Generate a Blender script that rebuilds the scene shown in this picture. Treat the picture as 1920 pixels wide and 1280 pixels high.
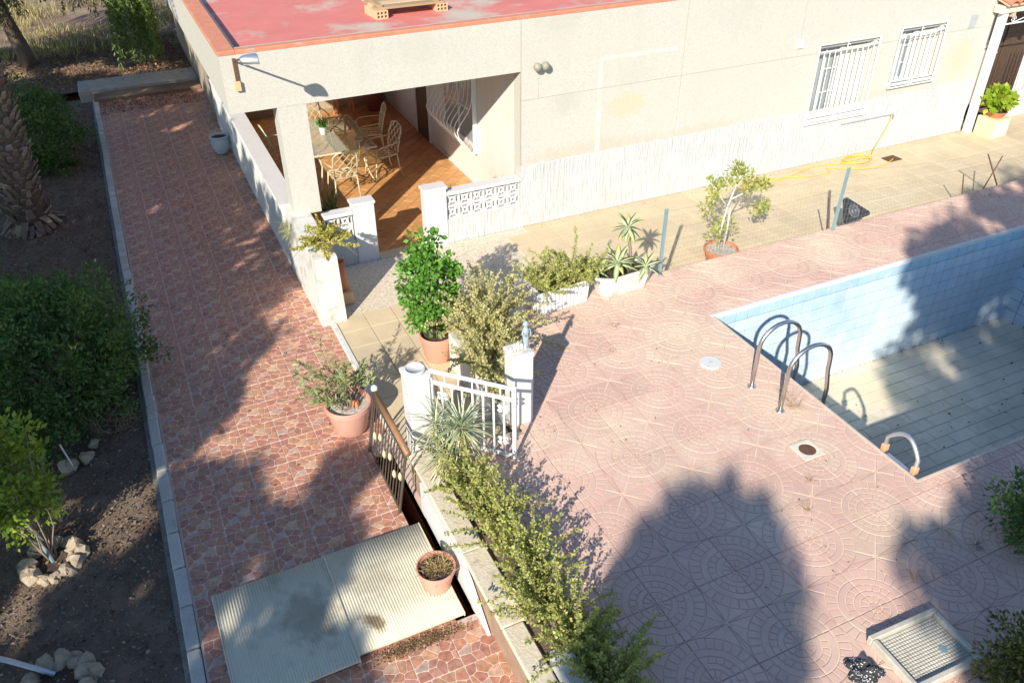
import bpy, math, random
import numpy as np
from mathutils import Vector, Matrix
sc = bpy.context.scene
for o in list(bpy.data.objects): bpy.data.objects.remove(o)
COL = sc.collection
rad = math.radians
# ------------------------------------------------------------------ camera
def set_camera():
    pitch, roll, yaw = rad(34.58916), rad(0.334), rad(25.0594)
    f = Vector((math.cos(pitch)*math.sin(yaw), math.cos(pitch)*math.cos(yaw), -math.sin(pitch)))
    r = Vector((math.cos(yaw), -math.sin(yaw), 0)); d = f.cross(r)
    cr, sr = math.cos(roll), math.sin(roll)
    r2 = cr*r + sr*d; d2 = -sr*r + cr*d
    cam = bpy.data.cameras.new('camera'); cam.lens = 29.147; cam.sensor_width = 36; cam.clip_end = 2000; cam.clip_start = .05
    o = bpy.data.objects.new('camera', cam); COL.objects.link(o)
    m = Matrix(((r2.x, -d2.x, -f.x, 0), (r2.y, -d2.y, -f.y, 0), (r2.z, -d2.z, -f.z, 6.0), (0, 0, 0, 1)))
    o.matrix_world = m; sc.camera = o
set_camera()
# ------------------------------------------------------------------ sky, sun, exposure
SUN_AZ, SUN_EL = 47.0, 30.0            # direction in which the shadows fall (degrees from +X), elevation
w = bpy.data.worlds.new('World'); sc.world = w; w.use_nodes = True
nt = w.node_tree; bg = nt.nodes['Background']
sky = nt.nodes.new('ShaderNodeTexSky'); sky.sky_type = 'NISHITA'; sky.sun_disc = False
sky.sun_elevation = rad(SUN_EL); sky.sun_rotation = rad(270 - SUN_AZ - 0.0) * 1.0
sky.air_density = 1.0; sky.dust_density = .1; sky.ozone_density = 4.0
nt.links.new(sky.outputs[0], bg.inputs[0]); bg.inputs[1].default_value = .128
SV = Vector((-math.cos(rad(SUN_EL))*math.cos(rad(SUN_AZ)), -math.cos(rad(SUN_EL))*math.sin(rad(SUN_AZ)), math.sin(rad(SUN_EL))))
sl = bpy.data.lights.new('sun', 'SUN'); sl.energy = 4.8; sl.angle = rad(.53); sl.color = (1.0, .93, .81)
so = bpy.data.objects.new('sun', sl); COL.objects.link(so); so.location = SV*60
so.rotation_euler = SV.to_track_quat('Z', 'Y').to_euler()
# sky rotation: NISHITA sun direction is (sin r, cos r) in xy
sky.sun_rotation = math.atan2(SV.x, SV.y)
vs = sc.view_settings; vs.view_transform = 'Standard'; vs.look = 'None'; vs.gamma = 1; vs.exposure = .56; vs.use_curve_mapping = False
sc.cycles.use_denoising = True
sc.cycles.max_bounces = 6; sc.cycles.transparent_max_bounces = 8
rnd = random.Random(7)
RS = np.random.RandomState(11)
# ------------------------------------------------------------------ object helpers
def tag(o, label=None, cat=None, group=None, kind=None):
    if label: o['label'] = label
    if cat: o['category'] = cat
    if group: o['group'] = group
    if kind: o['kind'] = kind
    return o
def thing(name, label, cat, loc=(0, 0, 0), rz=0, group=None):
    o = bpy.data.objects.new(name, None); COL.objects.link(o); o.location = loc; o.rotation_euler = (0, 0, rz); o.empty_display_size = .1
    return tag(o, label, cat, group)
def link(name, me, parent=None, loc=(0, 0, 0), rot=(0, 0, 0), scale=None):
    o = bpy.data.objects.new(name, me); COL.objects.link(o); o.location = loc; o.rotation_euler = rot
    if scale: o.scale = scale
    if parent: o.parent = parent
    return o
class MB:
    def __init__(s): s.v = []; s.f = []; s.m = []; s.mi = 0; s.col = None
    def add(s, vs, fs):
        n = len(s.v); s.v += [tuple(p) for p in vs]; s.f += [tuple(i+n for i in f) for f in fs]; s.m += [s.mi]*len(fs); return s
    def box(s, x0, x1, y0, y1, z0, z1):
        return s.add([(x0,y0,z0),(x1,y0,z0),(x1,y1,z0),(x0,y1,z0),(x0,y0,z1),(x1,y0,z1),(x1,y1,z1),(x0,y1,z1)],
              [(0,3,2,1),(4,5,6,7),(0,1,5,4),(1,2,6,5),(2,3,7,6),(3,0,4,7)])
    def bbox(s, x0, x1, y0, y1, z0, z1, b=.006):
        # box with chamfered vertical and top edges
        def ring(i, z): return [(x0+i,y0+b,z),(x0+b,y0+i,z),(x1-b,y0+i,z),(x1-i,y0+b,z),(x1-i,y1-b,z),(x1-b,y1-i,z),(x0+b,y1-i,z),(x0+i,y1-b,z)]
        top = [(x0+b,y0+b,z1),(x1-b,y0+b,z1),(x1-b,y1-b,z1),(x0+b,y1-b,z1)]
        r0 = ring(0, z0); r1 = ring(0, z1-b)
        vs = r0 + r1 + top; F = [(i,(i+1)%8,8+(i+1)%8,8+i) for i in range(8)]
        F += [(8,9,16),(9,10,17,16),(10,11,17),(11,12,18,17),(12,13,18),(13,14,19,18),(14,15,19),(15,8,16,19),(16,17,18,19),(7,6,5,4,3,2,1,0)]
        return s.add(vs, F)
    def tube(s, pts, r, n=8, cap=True):
        pts = [Vector(p) for p in pts]; rs = r if isinstance(r, (list, tuple)) else [r]*len(pts)
        base = len(s.v); ref = None
        for i, p in enumerate(pts):
            t = (pts[min(i+1, len(pts)-1)] - pts[max(i-1, 0)])
            if t.length < 1e-9: t = Vector((0,0,1))
            t.normalize()
            if ref is None:
                ref = Vector((1,0,0)) if abs(t.x) < .8 else Vector((0,1,0))
            u = ref - t*ref.dot(t); u.normalize(); ref = u; q = t.cross(u)
            for k in range(n):
                a = 2*math.pi*k/n + math.pi/n
                s.v.append(tuple(p + (u*math.cos(a) + q*math.sin(a))*rs[i]))
        F = []
        for i in range(len(pts)-1):
            for k in range(n):
                a = base+i*n+k; b = base+i*n+(k+1) % n
                F.append((a, b, b+n, a+n))
        if cap:
            F.append(tuple(base+k for k in reversed(range(n)))); F.append(tuple(base+(len(pts)-1)*n+k for k in range(n)))
        s.f += F; s.m += [s.mi]*len(F); return s
    def lathe(s, prof, n=20, c=(0,0,0), wob=0, seed=0):
        base = len(s.v); rr = random.Random(seed)
        w = [1+rr.uniform(-wob, wob) for _ in range(n)]
        for r, z in prof:
            for k in range(n):
                a = 2*math.pi*k/n; s.v.append((c[0]+r*w[k]*math.cos(a), c[1]+r*w[k]*math.sin(a), c[2]+z))
        F = [(base+i*n+k, base+i*n+(k+1) % n, base+(i+1)*n+(k+1) % n, base+(i+1)*n+k) for i in range(len(prof)-1) for k in range(n)]
        F.append(tuple(base+k for k in reversed(range(n)))); F.append(tuple(base+(len(prof)-1)*n+k for k in range(n)))
        s.f += F; s.m += [s.mi]*len(F); return s
    def prism(s, poly, z0, z1, bottom=True):
        n = len(poly); a = sum(poly[i][0]*poly[(i+1) % n][1]-poly[(i+1) % n][0]*poly[i][1] for i in range(n))
        if a < 0: poly = poly[::-1]
        F = [(i,(i+1) % n, n+(i+1) % n, n+i) for i in range(n)] + [tuple(range(n, 2*n))]
        if bottom: F.append(tuple(reversed(range(n))))
        return s.add([(x,y,z0) for x,y in poly]+[(x,y,z1) for x,y in poly], F)
    def quad(s, a, b, c, d): return s.add([a,b,c,d], [(0,1,2,3)])
    def mesh(s, name, mats, smooth=False):
        me = bpy.data.meshes.new(name); me.from_pydata(s.v, [], s.f)
        for m in (mats if isinstance(mats, (list, tuple)) else [mats]): me.materials.append(m)
        if any(s.m): me.polygons.foreach_set('material_index', s.m)
        if smooth: me.polygons.foreach_set('use_smooth', [True]*len(me.polygons))
        me.update(); return me
    def build(s, name, mats, parent=None, smooth=False, loc=(0,0,0), rot=(0,0,0)):
        return link(name, s.mesh(name, mats, smooth), parent, loc, rot)
def smooth_by_angle(o, a=40):
    me = o.data
    me.polygons.foreach_set('use_smooth', [True]*len(me.polygons))
    try: me.set_sharp_from_angle(angle=rad(a))
    except Exception: pass
    return o
# ------------------------------------------------------------------ materials
MATS = {}
def newmat(name):
    m = bpy.data.materials.new(name); m.use_nodes = True; nt = m.node_tree; p = nt.nodes['Principled BSDF']
    MATS[name] = m; return m, nt, p
def N(nt, t, **k):
    n = nt.nodes.new(t)
    for a, b in k.items(): setattr(n, a, b)
    return n
def pos(nt, scale=(1,1,1), obj=False):
    g = N(nt, 'ShaderNodeTexCoord').outputs['Object'] if obj else N(nt, 'ShaderNodeNewGeometry').outputs['Position']
    mp = N(nt, 'ShaderNodeMapping'); mp.inputs['Scale'].default_value = scale; nt.links.new(g, mp.inputs[0]); return mp.outputs[0]
def noise(nt, vec, scale, detail=4, rough=.6):
    n = N(nt, 'ShaderNodeTexNoise'); n.inputs['Scale'].default_value = scale; n.inputs['Detail'].default_value = detail; n.inputs['Roughness'].default_value = rough
    nt.links.new(vec, n.inputs['Vector']); return n.outputs['Fac']
def ramp(nt, fac, stops):
    r = N(nt, 'ShaderNodeValToRGB'); e = r.color_ramp.elements
    while len(e) < len(stops): e.new(.5)
    for i, (p, c) in enumerate(stops): e[i].position = p; e[i].color = (*c, 1) if len(c) == 3 else c
    nt.links.new(fac, r.inputs[0]); return r.outputs[0]
def mix(nt, fac, a, b, mode='MIX'):
    m = N(nt, 'ShaderNodeMix'); m.data_type = 'RGBA'; m.blend_type = mode
    if isinstance(fac, (int, float)): m.inputs[0].default_value = fac
    else: nt.links.new(fac, m.inputs[0])
    for i, v in ((6, a), (7, b)):
        if isinstance(v, (tuple, list)): m.inputs[i].default_value = (*v, 1)
        else: nt.links.new(v, m.inputs[i])
    return m.outputs[2]
def bump(nt, p, h, strength=.3, dist=.01):
    b = N(nt, 'ShaderNodeBump'); b.inputs['Strength'].default_value = strength; b.inputs['Distance'].default_value = dist
    nt.links.new(h, b.inputs['Height']); nt.links.new(b.outputs[0], p.inputs['Normal'])
def simple(name, c, rough=.6, metal=0, var=.15, scale=6, fine=40, bmp=.15, bdist=.004, dirt=None, dirt_scale=1.5, dirt_lo=.55, dirt_hi=.75, rand=0, coords=(1,1,1)):
    """plain surface: base colour with two octaves of variation, optional stains, fine bump, optional per-object variation"""
    m, nt, p = newmat(name); v = pos(nt, coords)
    lo = tuple(x*(1-var) for x in c); hi = tuple(min(1, x*(1+var)) for x in c)
    col = ramp(nt, noise(nt, v, scale, 6), [(.3, lo), (.7, hi)])
    f = noise(nt, v, fine, 3)
    col = mix(nt, .35, col, ramp(nt, f, [(.3, tuple(x*(1-var*1.3) for x in c)), (.7, tuple(min(1, x*(1+var)) for x in c))]))
    if dirt:
        d = noise(nt, v, dirt_scale, 8, .65)
        col = mix(nt, ramp(nt, d, [(dirt_lo, (0,0,0)), (dirt_hi, (1,1,1))]), col, dirt)
    if rand:
        oi = N(nt, 'ShaderNodeObjectInfo'); hv = N(nt, 'ShaderNodeHueSaturation')
        mr = N(nt, 'ShaderNodeMapRange'); mr.inputs[3].default_value = 1-rand; mr.inputs[4].default_value = 1+rand
        nt.links.new(oi.outputs['Random'], mr.inputs[0]); nt.links.new(mr.outputs[0], hv.inputs['Value']); nt.links.new(col, hv.inputs['Color']); col = hv.outputs[0]
    nt.links.new(col, p.inputs['Base Color']); p.inputs['Roughness'].default_value = rough; p.inputs['Metallic'].default_value = metal
    if bmp: bump(nt, p, f, bmp, bdist)
    return m
def pebble(name, c1, c2, c3, scale=55, stain=None):
    m, nt, p = newmat(name); v = pos(nt)
    vo = N(nt, 'ShaderNodeTexVoronoi'); vo.inputs['Scale'].default_value = scale; nt.links.new(v, vo.inputs['Vector'])
    sep = N(nt, 'ShaderNodeSeparateColor'); nt.links.new(vo.outputs['Color'], sep.inputs[0])
    col = ramp(nt, sep.outputs[0], [(.1, c3), (.4, c1), (.8, c2)])
    big = noise(nt, v, 1.1, 7, .62)
    col = mix(nt, ramp(nt, big, [(.35, (0,0,0)), (.75, (.5,.5,.5))]), col, stain or c3)
    low = noise(nt, pos(nt, (1, 1, .25)), 2.2, 5)
    col = mix(nt, ramp(nt, low, [(.5, (0,0,0)), (.8, (.35,.35,.35))]), col, tuple(x*.86 for x in c1))
    nt.links.new(col, p.inputs['Base Color']); p.inputs['Roughness'].default_value = .9
    bump(nt, p, vo.outputs['Distance'], .4, .004); return m
def striated(name, c, axis=(9, 9, .9), scale=5, dirt=(.6,.55,.45), rand=.03, depth=.012):
    m, nt, p = newmat(name); v = pos(nt, axis)
    n = noise(nt, v, scale, 5, .55); n2 = noise(nt, pos(nt), 1.3, 6)
    col = ramp(nt, n, [(.25, tuple(x*.88 for x in c)), (.46, c), (.8, tuple(min(1, x*1.05) for x in c))])
    col = mix(nt, ramp(nt, n2, [(.5, (0,0,0)), (.8, (.4,.4,.4))]), col, dirt)
    oi = N(nt, 'ShaderNodeObjectInfo'); hv = N(nt, 'ShaderNodeHueSaturation'); mr = N(nt, 'ShaderNodeMapRange'); mr.inputs[3].default_value = 1-rand; mr.inputs[4].default_value = 1+rand
    nt.links.new(oi.outputs['Random'], mr.inputs[0]); nt.links.new(mr.outputs[0], hv.inputs['Value']); nt.links.new(col, hv.inputs['Color'])
    nt.links.new(hv.outputs[0], p.inputs['Base Color']); p.inputs['Roughness'].default_value = .75
    bump(nt, p, n, .7, depth); return m
def attr_mat(name, rough=.6, sheen=0, trans=0, var=.25, vscale=30, bmp=.1, spec=.4):
    """colour comes from the mesh's own colour attribute (each leaf or stone its own colour)"""
    m, nt, p = newmat(name); a = N(nt, 'ShaderNodeVertexColor', layer_name='Col'); v = pos(nt)
    n = noise(nt, v, vscale, 4)
    col = mix(nt, 1.0, a.outputs[0], ramp(nt, n, [(.25, (1-var,)*3), (.75, (1+var,)*3)]), 'MULTIPLY')
    nt.links.new(col, p.inputs['Base Color']); p.inputs['Roughness'].default_value = rough; p.inputs['Specular IOR Level'].default_value = spec
    if bmp: bump(nt, p, n, bmp, .004)
    if trans:
        t = N(nt, 'ShaderNodeBsdfTranslucent'); nt.links.new(mix(nt, 1.0, col, (1.25, 1.3, .55), 'MULTIPLY'), t.inputs[0])
        ms = N(nt, 'ShaderNodeMixShader'); ms.inputs[0].default_value = trans
        nt.links.new(p.outputs[0], ms.inputs[1]); nt.links.new(t.outputs[0], ms.inputs[2]); nt.links.new(ms.outputs[0], nt.nodes['Material Output'].inputs[0])
    return m
M = {}
M['pebble'] = pebble('pebble_render', (.535,.52,.46), (.565,.555,.50), (.50,.48,.415), 62, (.535,.505,.43))
M['pebble_floor'] = pebble('washed_pebble_paving', (.66,.57,.44), (.74,.66,.53), (.42,.34,.25), 60, (.64,.54,.40))
M['white'] = simple('white_paint', (.65,.65,.64), .7, var=.05, dirt=(.58,.55,.48), dirt_scale=2.2, dirt_lo=.58, dirt_hi=.85)
M['oldwhite'] = simple('weathered_white_paint', (.66,.645,.60), .75, var=.08, dirt=(.40,.37,.30), dirt_scale=5, dirt_lo=.52, dirt_hi=.72)
M['white_metal'] = simple('white_painted_iron', (.80,.80,.78), .45, var=.06, scale=20, dirt=(.45,.33,.22), dirt_scale=9, dirt_lo=.64, dirt_hi=.74)
M['cream_metal'] = simple('cream_painted_cast_metal', (.62,.56,.36), .45, var=.1, scale=20, dirt=(.34,.29,.16), dirt_scale=12, dirt_lo=.55, dirt_hi=.75)
M['plinth'] = striated('white_brushed_wall_tile', (.535,.545,.54), (5, 5, .6), 6, depth=.03)
M['porchwall'] = striated('white_ribbed_render', (.72,.71,.64), (6, 6, .05), 5, dirt=(.6,.57,.45), depth=.01)
M['roof'] = simple('red_roof_paint', (.66,.20,.16), .8, var=.12, scale=2, dirt=(.56,.47,.37), dirt_scale=.9, dirt_lo=.52, dirt_hi=.66, bmp=.2)
M['roof_edge'] = simple('orange_red_edge_paint', (.62,.23,.13), .8, var=.18, dirt=(.5,.4,.3), dirt_scale=4, dirt_lo=.55, dirt_hi=.75)
M['tile_roof'] = simple('red_clay_roof_tile', (.52,.17,.11), .8, var=.2)
M['deck'] = simple('pink_cement_tile', (.64,.43,.35), .85, var=.09, scale=3, fine=90, dirt=(.72,.57,.43), dirt_scale=.8, dirt_lo=.48, dirt_hi=.72, rand=.07, bmp=.3, bdist=.003)
M['deck_groove'] = simple('dusty_groove', (.73,.56,.44), .95, var=.15, scale=5, dirt=(.48,.35,.27), dirt_scale=3, dirt_lo=.55, dirt_hi=.75)
M['deck_bed'] = simple('mortar_bed', (.5,.42,.32), .95, var=.15, dirt=(.25,.2,.15), dirt_scale=4, dirt_lo=.5, dirt_hi=.65)
M['stone_print'] = attr_mat('crazy_stone_tile', .55, var=.34, vscale=22, bmp=.25, spec=.35)
M['grout'] = simple('pale_pink_grout', (.56,.43,.36), .9, var=.12)
M['path'] = simple('cream_floor_tile', (.63,.51,.33), .7, var=.08, scale=5, dirt=(.54,.44,.29), dirt_scale=1.4, dirt_lo=.45, dirt_hi=.7, rand=.05)
M['path_joint'] = simple('cream_joint_mortar', (.66,.56,.40), .9, var=.1)
M['porch_tile'] = simple('orange_brown_floor_tile', (.58,.30,.115), .42, var=.25, scale=9, fine=30, dirt=(.60,.42,.22), dirt_scale=2, dirt_lo=.55, dirt_hi=.8, rand=.16, coords=(1,4,1))
M['porch_joint'] = simple('tan_joint_mortar', (.42,.30,.17), .9)
M['soil'] = simple('dry_garden_soil', (.17,.115,.08), 1, var=.4, scale=2.5, fine=45, dirt=(.24,.18,.125), dirt_scale=3, dirt_lo=.45, dirt_hi=.7, bmp=.9, bdist=.02)
M['redsoil'] = simple('reddish_earth', (.20,.12,.085), 1, var=.4, scale=1.2, fine=30, dirt=(.34,.25,.15), dirt_scale=.5, dirt_lo=.45, dirt_hi=.65, bmp=.9, bdist=.03)
M['concrete'] = simple('grey_concrete', (.40,.38,.34), .9, var=.15, dirt=(.25,.23,.19), dirt_scale=3)
M['step_stone'] = simple('worn_step_concrete', (.38,.34,.28), .9, var=.25)
M['terracotta'] = simple('terracotta_plastic', (.66,.30,.22), .55, var=.08, scale=3, dirt=(.55,.36,.28), dirt_scale=5)
M['clay'] = simple('fired_clay', (.55,.20,.09), .7, var=.15)
M['soilpot'] = simple('potting_soil', (.07,.05,.035), 1, var=.4, fine=80, bmp=.9)
M['gravelpot'] = pebble('pale_pot_gravel', (.5,.45,.38), (.65,.6,.52), (.3,.24,.18), 60)
M['handwood'] = simple('brown_handrail_wood', (.30,.155,.075), .5, var=.25, scale=6)
M['wood'] = simple('weathered_wood', (.40,.27,.14), .7, var=.25, scale=3, coords=(1,12,12))
M['darkwood'] = simple('dark_door_wood', (.085,.05,.032), .5, var=.3, scale=4, coords=(8,8,1))
M['greywood'] = simple('dusty_board', (.30,.24,.17), .8, var=.25, scale=4, coords=(8,8,1))
M['brick'] = simple('hollow_brick_clay', (.68,.45,.26), .85, var=.1)
M['chrome'] = simple('stainless_steel', (.74,.71,.68), .3, 1, var=.04, bmp=.05)
M['alu'] = simple('aluminium', (.62,.64,.66), .4, .8, var=.06)
M['orange'] = simple('orange_plastic', (.76,.36,.20), .5)
M['bluesteel'] = simple('blue_grey_painted_steel', (.25,.37,.40), .5, .2, var=.12, scale=12, dirt=(.3,.3,.28), dirt_scale=10)
M['rust'] = simple('rusty_iron', (.16,.08,.045), .85, .2, var=.35, scale=20)
M['darkiron'] = simple('dark_painted_iron', (.10,.075,.055), .6, .3, var=.3)
M['wire'] = simple('galvanised_wire', (.45,.44,.40), .5, .6)
M['black'] = simple('black_plastic', (.035,.037,.04), .5, var=.3)
M['yellow'] = simple('yellow_hose_rubber', (.72,.50,.07), .5, var=.08)
M['poolwall'] = simple('pale_blue_pool_tile', (.60,.715,.79), .35, var=.05, scale=2, dirt=(.43,.61,.76), dirt_scale=1.2, dirt_lo=.5, dirt_hi=.75, rand=.045)
M['poolband'] = simple('blue_pool_band_tile', (.42,.61,.74), .35, var=.1, scale=8, fine=60, dirt=(.58,.68,.72), dirt_scale=5, dirt_lo=.5, dirt_hi=.7, rand=.06)
M['poolfloor'] = simple('stained_pool_floor_tile', (.74,.67,.53), .55, var=.08, scale=2, dirt=(.62,.54,.39), dirt_scale=1.1, dirt_lo=.42, dirt_hi=.7, rand=.05)
M['pooljoint'] = simple('grimy_pool_grout', (.17,.19,.19), .9, var=.3)
M['poolfloorjoint'] = simple('grimy_floor_grout', (.24,.23,.19), .9, var=.35)
M['hatch'] = simple('corrugated_cream_sheet', (.70,.64,.48), .6, var=.07, scale=3, dirt=(.42,.37,.26), dirt_scale=2.6, dirt_lo=.55, dirt_hi=.8)
def stain(m, spots, upright=False):
    nt = m.node_tree; p = nt.nodes['Principled BSDF']; col = p.inputs['Base Color'].links[0].from_socket; g_ = N(nt, 'ShaderNodeNewGeometry').outputs['Position']
    for (x, y, z, rx, ry, ang, c, amt) in spots:
        mp = N(nt, 'ShaderNodeMapping'); mp.vector_type = 'TEXTURE'; mp.inputs['Location'].default_value = (x, y, z); mp.inputs['Rotation'].default_value = (0, 0, rad(ang)); mp.inputs['Scale'].default_value = (rx, 40, ry) if upright else (rx, ry, 1)
        nt.links.new(g_, mp.inputs[0]); ln = N(nt, 'ShaderNodeVectorMath', operation='LENGTH'); nt.links.new(mp.outputs[0], ln.inputs[0])
        ad = N(nt, 'ShaderNodeMath', operation='ADD'); nz = noise(nt, pos(nt), 9, 6); sb = N(nt, 'ShaderNodeMath', operation='MULTIPLY_ADD'); sb.inputs[1].default_value = 1.9; sb.inputs[2].default_value = -.95
        nt.links.new(nz, sb.inputs[0]); nt.links.new(ln.outputs['Value'], ad.inputs[0]); nt.links.new(sb.outputs[0], ad.inputs[1])
        f = ramp(nt, ad.outputs[0], [(.45, (amt,)*3), (1.05, (0,0,0))]); col = mix(nt, f, col, c)
    nt.links.new(col, p.inputs['Base Color'])
stain(M['hatch'], [(.36,5.15,-.35,.30,.42,10,(.30,.25,.17),.6), (.86,4.85,-.35,.09,.17,20,(.16,.11,.05),.9), (1.0,5.3,-.35,.3,.25,0,(.36,.32,.22),.5)])
M['stone'] = simple('rough_garden_stone', (.38,.30,.21), .9, var=.22, scale=6, fine=25, bmp=.8, bdist=.02)
M['bark'] = simple('tree_bark', (.14,.10,.075), .95, var=.4, scale=5, fine=25, bmp=1, bdist=.03, coords=(1,1,.3))
M['palmbark'] = attr_mat('palm_leaf_bases', .9, var=.35, vscale=14, bmp=.5)
M['stem'] = simple('grey_brown_stem', (.24,.19,.14), .85, var=.25, scale=20)
M['whitestem'] = simple('whitewashed_stem', (.60,.58,.54), .85, var=.15, scale=20)
M['leaf'] = attr_mat('leaves', .5, trans=.28, var=.2, vscale=8, bmp=0, spec=.35)
M['succulent'] = attr_mat('succulent_leaves', .45, trans=.12, var=.15, vscale=10, bmp=0)
M['drygrass'] = attr_mat('dry_grass', .9, trans=.15, var=.2, vscale=6, bmp=0, spec=.1)
M['dark'] = simple('painted_room_dark', (.02,.02,.02), .9)  # near-black colour paints the unlit room behind the front windows
M['glass'] = simple('window_glass', (.30,.33,.33), .05, var=.15, scale=1.5, bmp=0)
M['curtain'] = simple('cream_roller_shutter', (.66,.64,.55), .7, var=.05)
M['blueceramic'] = simple('pale_blue_glazed_pot', (.50,.58,.60), .3, var=.08)
M['grey'] = simple('grey_plastic', (.42,.43,.43), .5)
def glass_mat():
    m, nt, p = newmat('clear_table_glass'); p.inputs['Base Color'].default_value = (.82,.86,.78,1); p.inputs['Roughness'].default_value = .03
    g = N(nt, 'ShaderNodeBsdfTransparent'); g.inputs[0].default_value = (.86,.90,.84,1); ms = N(nt, 'ShaderNodeMixShader'); ms.inputs[0].default_value = .75
    nt.links.new(p.outputs[0], ms.inputs[1]); nt.links.new(g.outputs[0], ms.inputs[2]); nt.links.new(ms.outputs[0], nt.nodes['Material Output'].inputs[0]); return m
M['tableglass'] = glass_mat()

TAN = (.50,.43,.31); GRY = (.43,.42,.37)
stain(M['pebble'], [(6.9,11.4,.75,1.6,.22,0,TAN,0.45), (9.0,11.4,.74,1.2,.14,0,TAN,0.36), (7.5,11.4,1.42,.45,.25,0,(.53,.46,0.20),0.36), (6.35,11.4,1.6,.35,.22,0,GRY,0.33), (13.2,11.4,.72,1.6,.2,0,TAN,0.30), (15.3,11.4,1.2,.5,.5,0,(.58,.48,0.20),0.30), (7.6,11.4,1.9,.5,.3,0,GRY,0.21), (6.2,11.4,2.9,.5,.3,0,GRY,0.30), (3.9,11.4,2.75,.9,.25,0,GRY,0.18), (9.6,11.4,2.6,.8,.35,0,GRY,0.18), (12.3,11.4,.45,.9,.12,0,TAN,0.24)], True)

stain(M['deck'], [(5.75,6.3,0,.75,2.3,0,(.70,.56,.42),.5), (6.1,8.1,0,2.4,.35,4,(.68,.52,.40),.5), (4.0,5.4,0,.5,.35,30,(.52,.36,.30),.35), (5.4,3.4,0,.6,.3,-20,(.60,.47,.34),.5), (3.4,4.0,0,.5,.7,15,(.56,.38,.33),.35)])
stain(M['poolfloor'], [(9.2,6.7,-1.8,.9,.6,10,(.74,.66,.44),.6), (8.3,5.6,-1.8,1.2,.5,25,(.50,.43,.33),.6), (10.6,5.2,-1.8,1.0,.6,-15,(.48,.44,.36),.5), (7.3,5.0,-1.8,.6,1.0,0,(.46,.38,.29),.6)])
stain(M['path'], [(7.5,10.4,-.4,1.2,.4,5,(.52,.42,.27),.5), (11.5,9.6,-.4,1.6,.5,0,(.66,.57,.40),.5), (3.0,8.0,-.4,.6,.5,0,(.52,.40,.25),.4)])
stain(M['terracotta'], [(1.45,7.4,-.3,.3,.3,0,(.66,.42,.33),.5), (1.5,4.8,-.25,.2,.2,40,(.56,.34,.27),.5)])
# ------------------------------------------------------------------ projection helper (only to decide which paving pieces lie in view)
_mw = sc.camera.matrix_world.inverted() if False else None
def in_view(x, y, z, mg=160):
    cam = sc.camera.matrix_basis
    p = cam.inverted() @ Vector((x, y, z))
    if p.z > -.1: return False
    u = 960 + 1554.5*p.x/-p.z; v = 640 - 1554.5*p.y/-p.z
    return -mg < u < 1920+mg and -mg < v < 1280+mg
def px_area(x, y, z):
    p = sc.camera.matrix_basis.inverted() @ Vector((x, y, z)); return -p.z
def struct(o): return tag(o, kind='structure')
WZ = -.40
# ------------------------------------------------------------------ ground
def grid_sheet(name, mat, x0, x1, y0, y1, z, n, m, amp, seed, kind='structure', parent=None):
    rs = np.random.RandomState(seed); b = MB()
    ph = rs.rand(6)*6.28; fr = rs.uniform(.6, 2.6, (6, 2))
    vs_ = []
    for j in range(m+1):
        for i in range(n+1):
            x = x0+(x1-x0)*i/n; y = y0+(y1-y0)*j/m
            h = sum(math.sin(fr[k][0]*x+fr[k][1]*y+ph[k]) for k in range(6))/6*amp + rs.uniform(-1, 1)*amp*.25
            vs_.append((x, y, z+h))
    b.add(vs_, [(j*(n+1)+i, j*(n+1)+i+1, (j+1)*(n+1)+i+1, (j+1)*(n+1)+i) for j in range(m) for i in range(n)])
    o = b.build(name, mat, parent, smooth=True)
    return tag(o, kind=kind)
g = MB()
for (x0, x1, y0, y1) in ((-400, 1.2, -400, 400), (13.2, 400, -400, 400), (1.2, 13.2, 9.0, 400), (1.2, 13.2, -400, -2.0)): g.box(x0, x1, y0, y1, -.9, -.66)
struct(g.build('ground', M['redsoil']))
grid_sheet('garden_soil', M['soil'], -9, -.70, -3, 22.4, -.52, 90, 220, .035, 3)
grid_sheet('dry_field', M['redsoil'], -16, 9.0, 22.5, 60, -.34, 60, 80, .10, 5)
# ------------------------------------------------------------------ red crazy-stone walkway
def clip(poly, a, b, c):          # keep a*x+b*y<=c
    out = []; n = len(poly)
    for i in range(n):
        p, q = poly[i], poly[(i+1) % n]; dp = a*p[0]+b*p[1]-c; dq = a*q[0]+b*q[1]-c
        if dp <= 0: out.append(p)
        if dp*dq < 0:
            t = dp/(dp-dq); out.append((p[0]+t*(q[0]-p[0]), p[1]+t*(q[1]-p[1])))
    return out
def inset(poly, d):
    n = len(poly); ar = sum(poly[i][0]*poly[(i+1) % n][1]-poly[(i+1) % n][0]*poly[i][1] for i in range(n))
    if ar < 0: poly = poly[::-1]
    out = list(poly)
    for i in range(n):
        p, q = poly[i], poly[(i+1) % n]; nx, ny = q[1]-p[1], p[0]-q[0]; L = math.hypot(nx, ny)
        if L < 1e-6: continue
        nx /= L; ny /= L
        out = clip(out, nx, ny, nx*p[0]+ny*p[1]-d)
        if len(out) < 3: return []
    return out
def set_cols(me, cols):
    ca = me.color_attributes.new('Col', 'FLOAT_COLOR', 'POINT')
    ca.data.foreach_set('color', np.asarray(cols, np.float32).ravel())
def jit(c, a): k = 1+rnd.uniform(-a, a); return (c[0]*k, c[1]*k*(1+rnd.uniform(-a, a)*.3), c[2]*k*(1+rnd.uniform(-a, a)*.4), 1)
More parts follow.
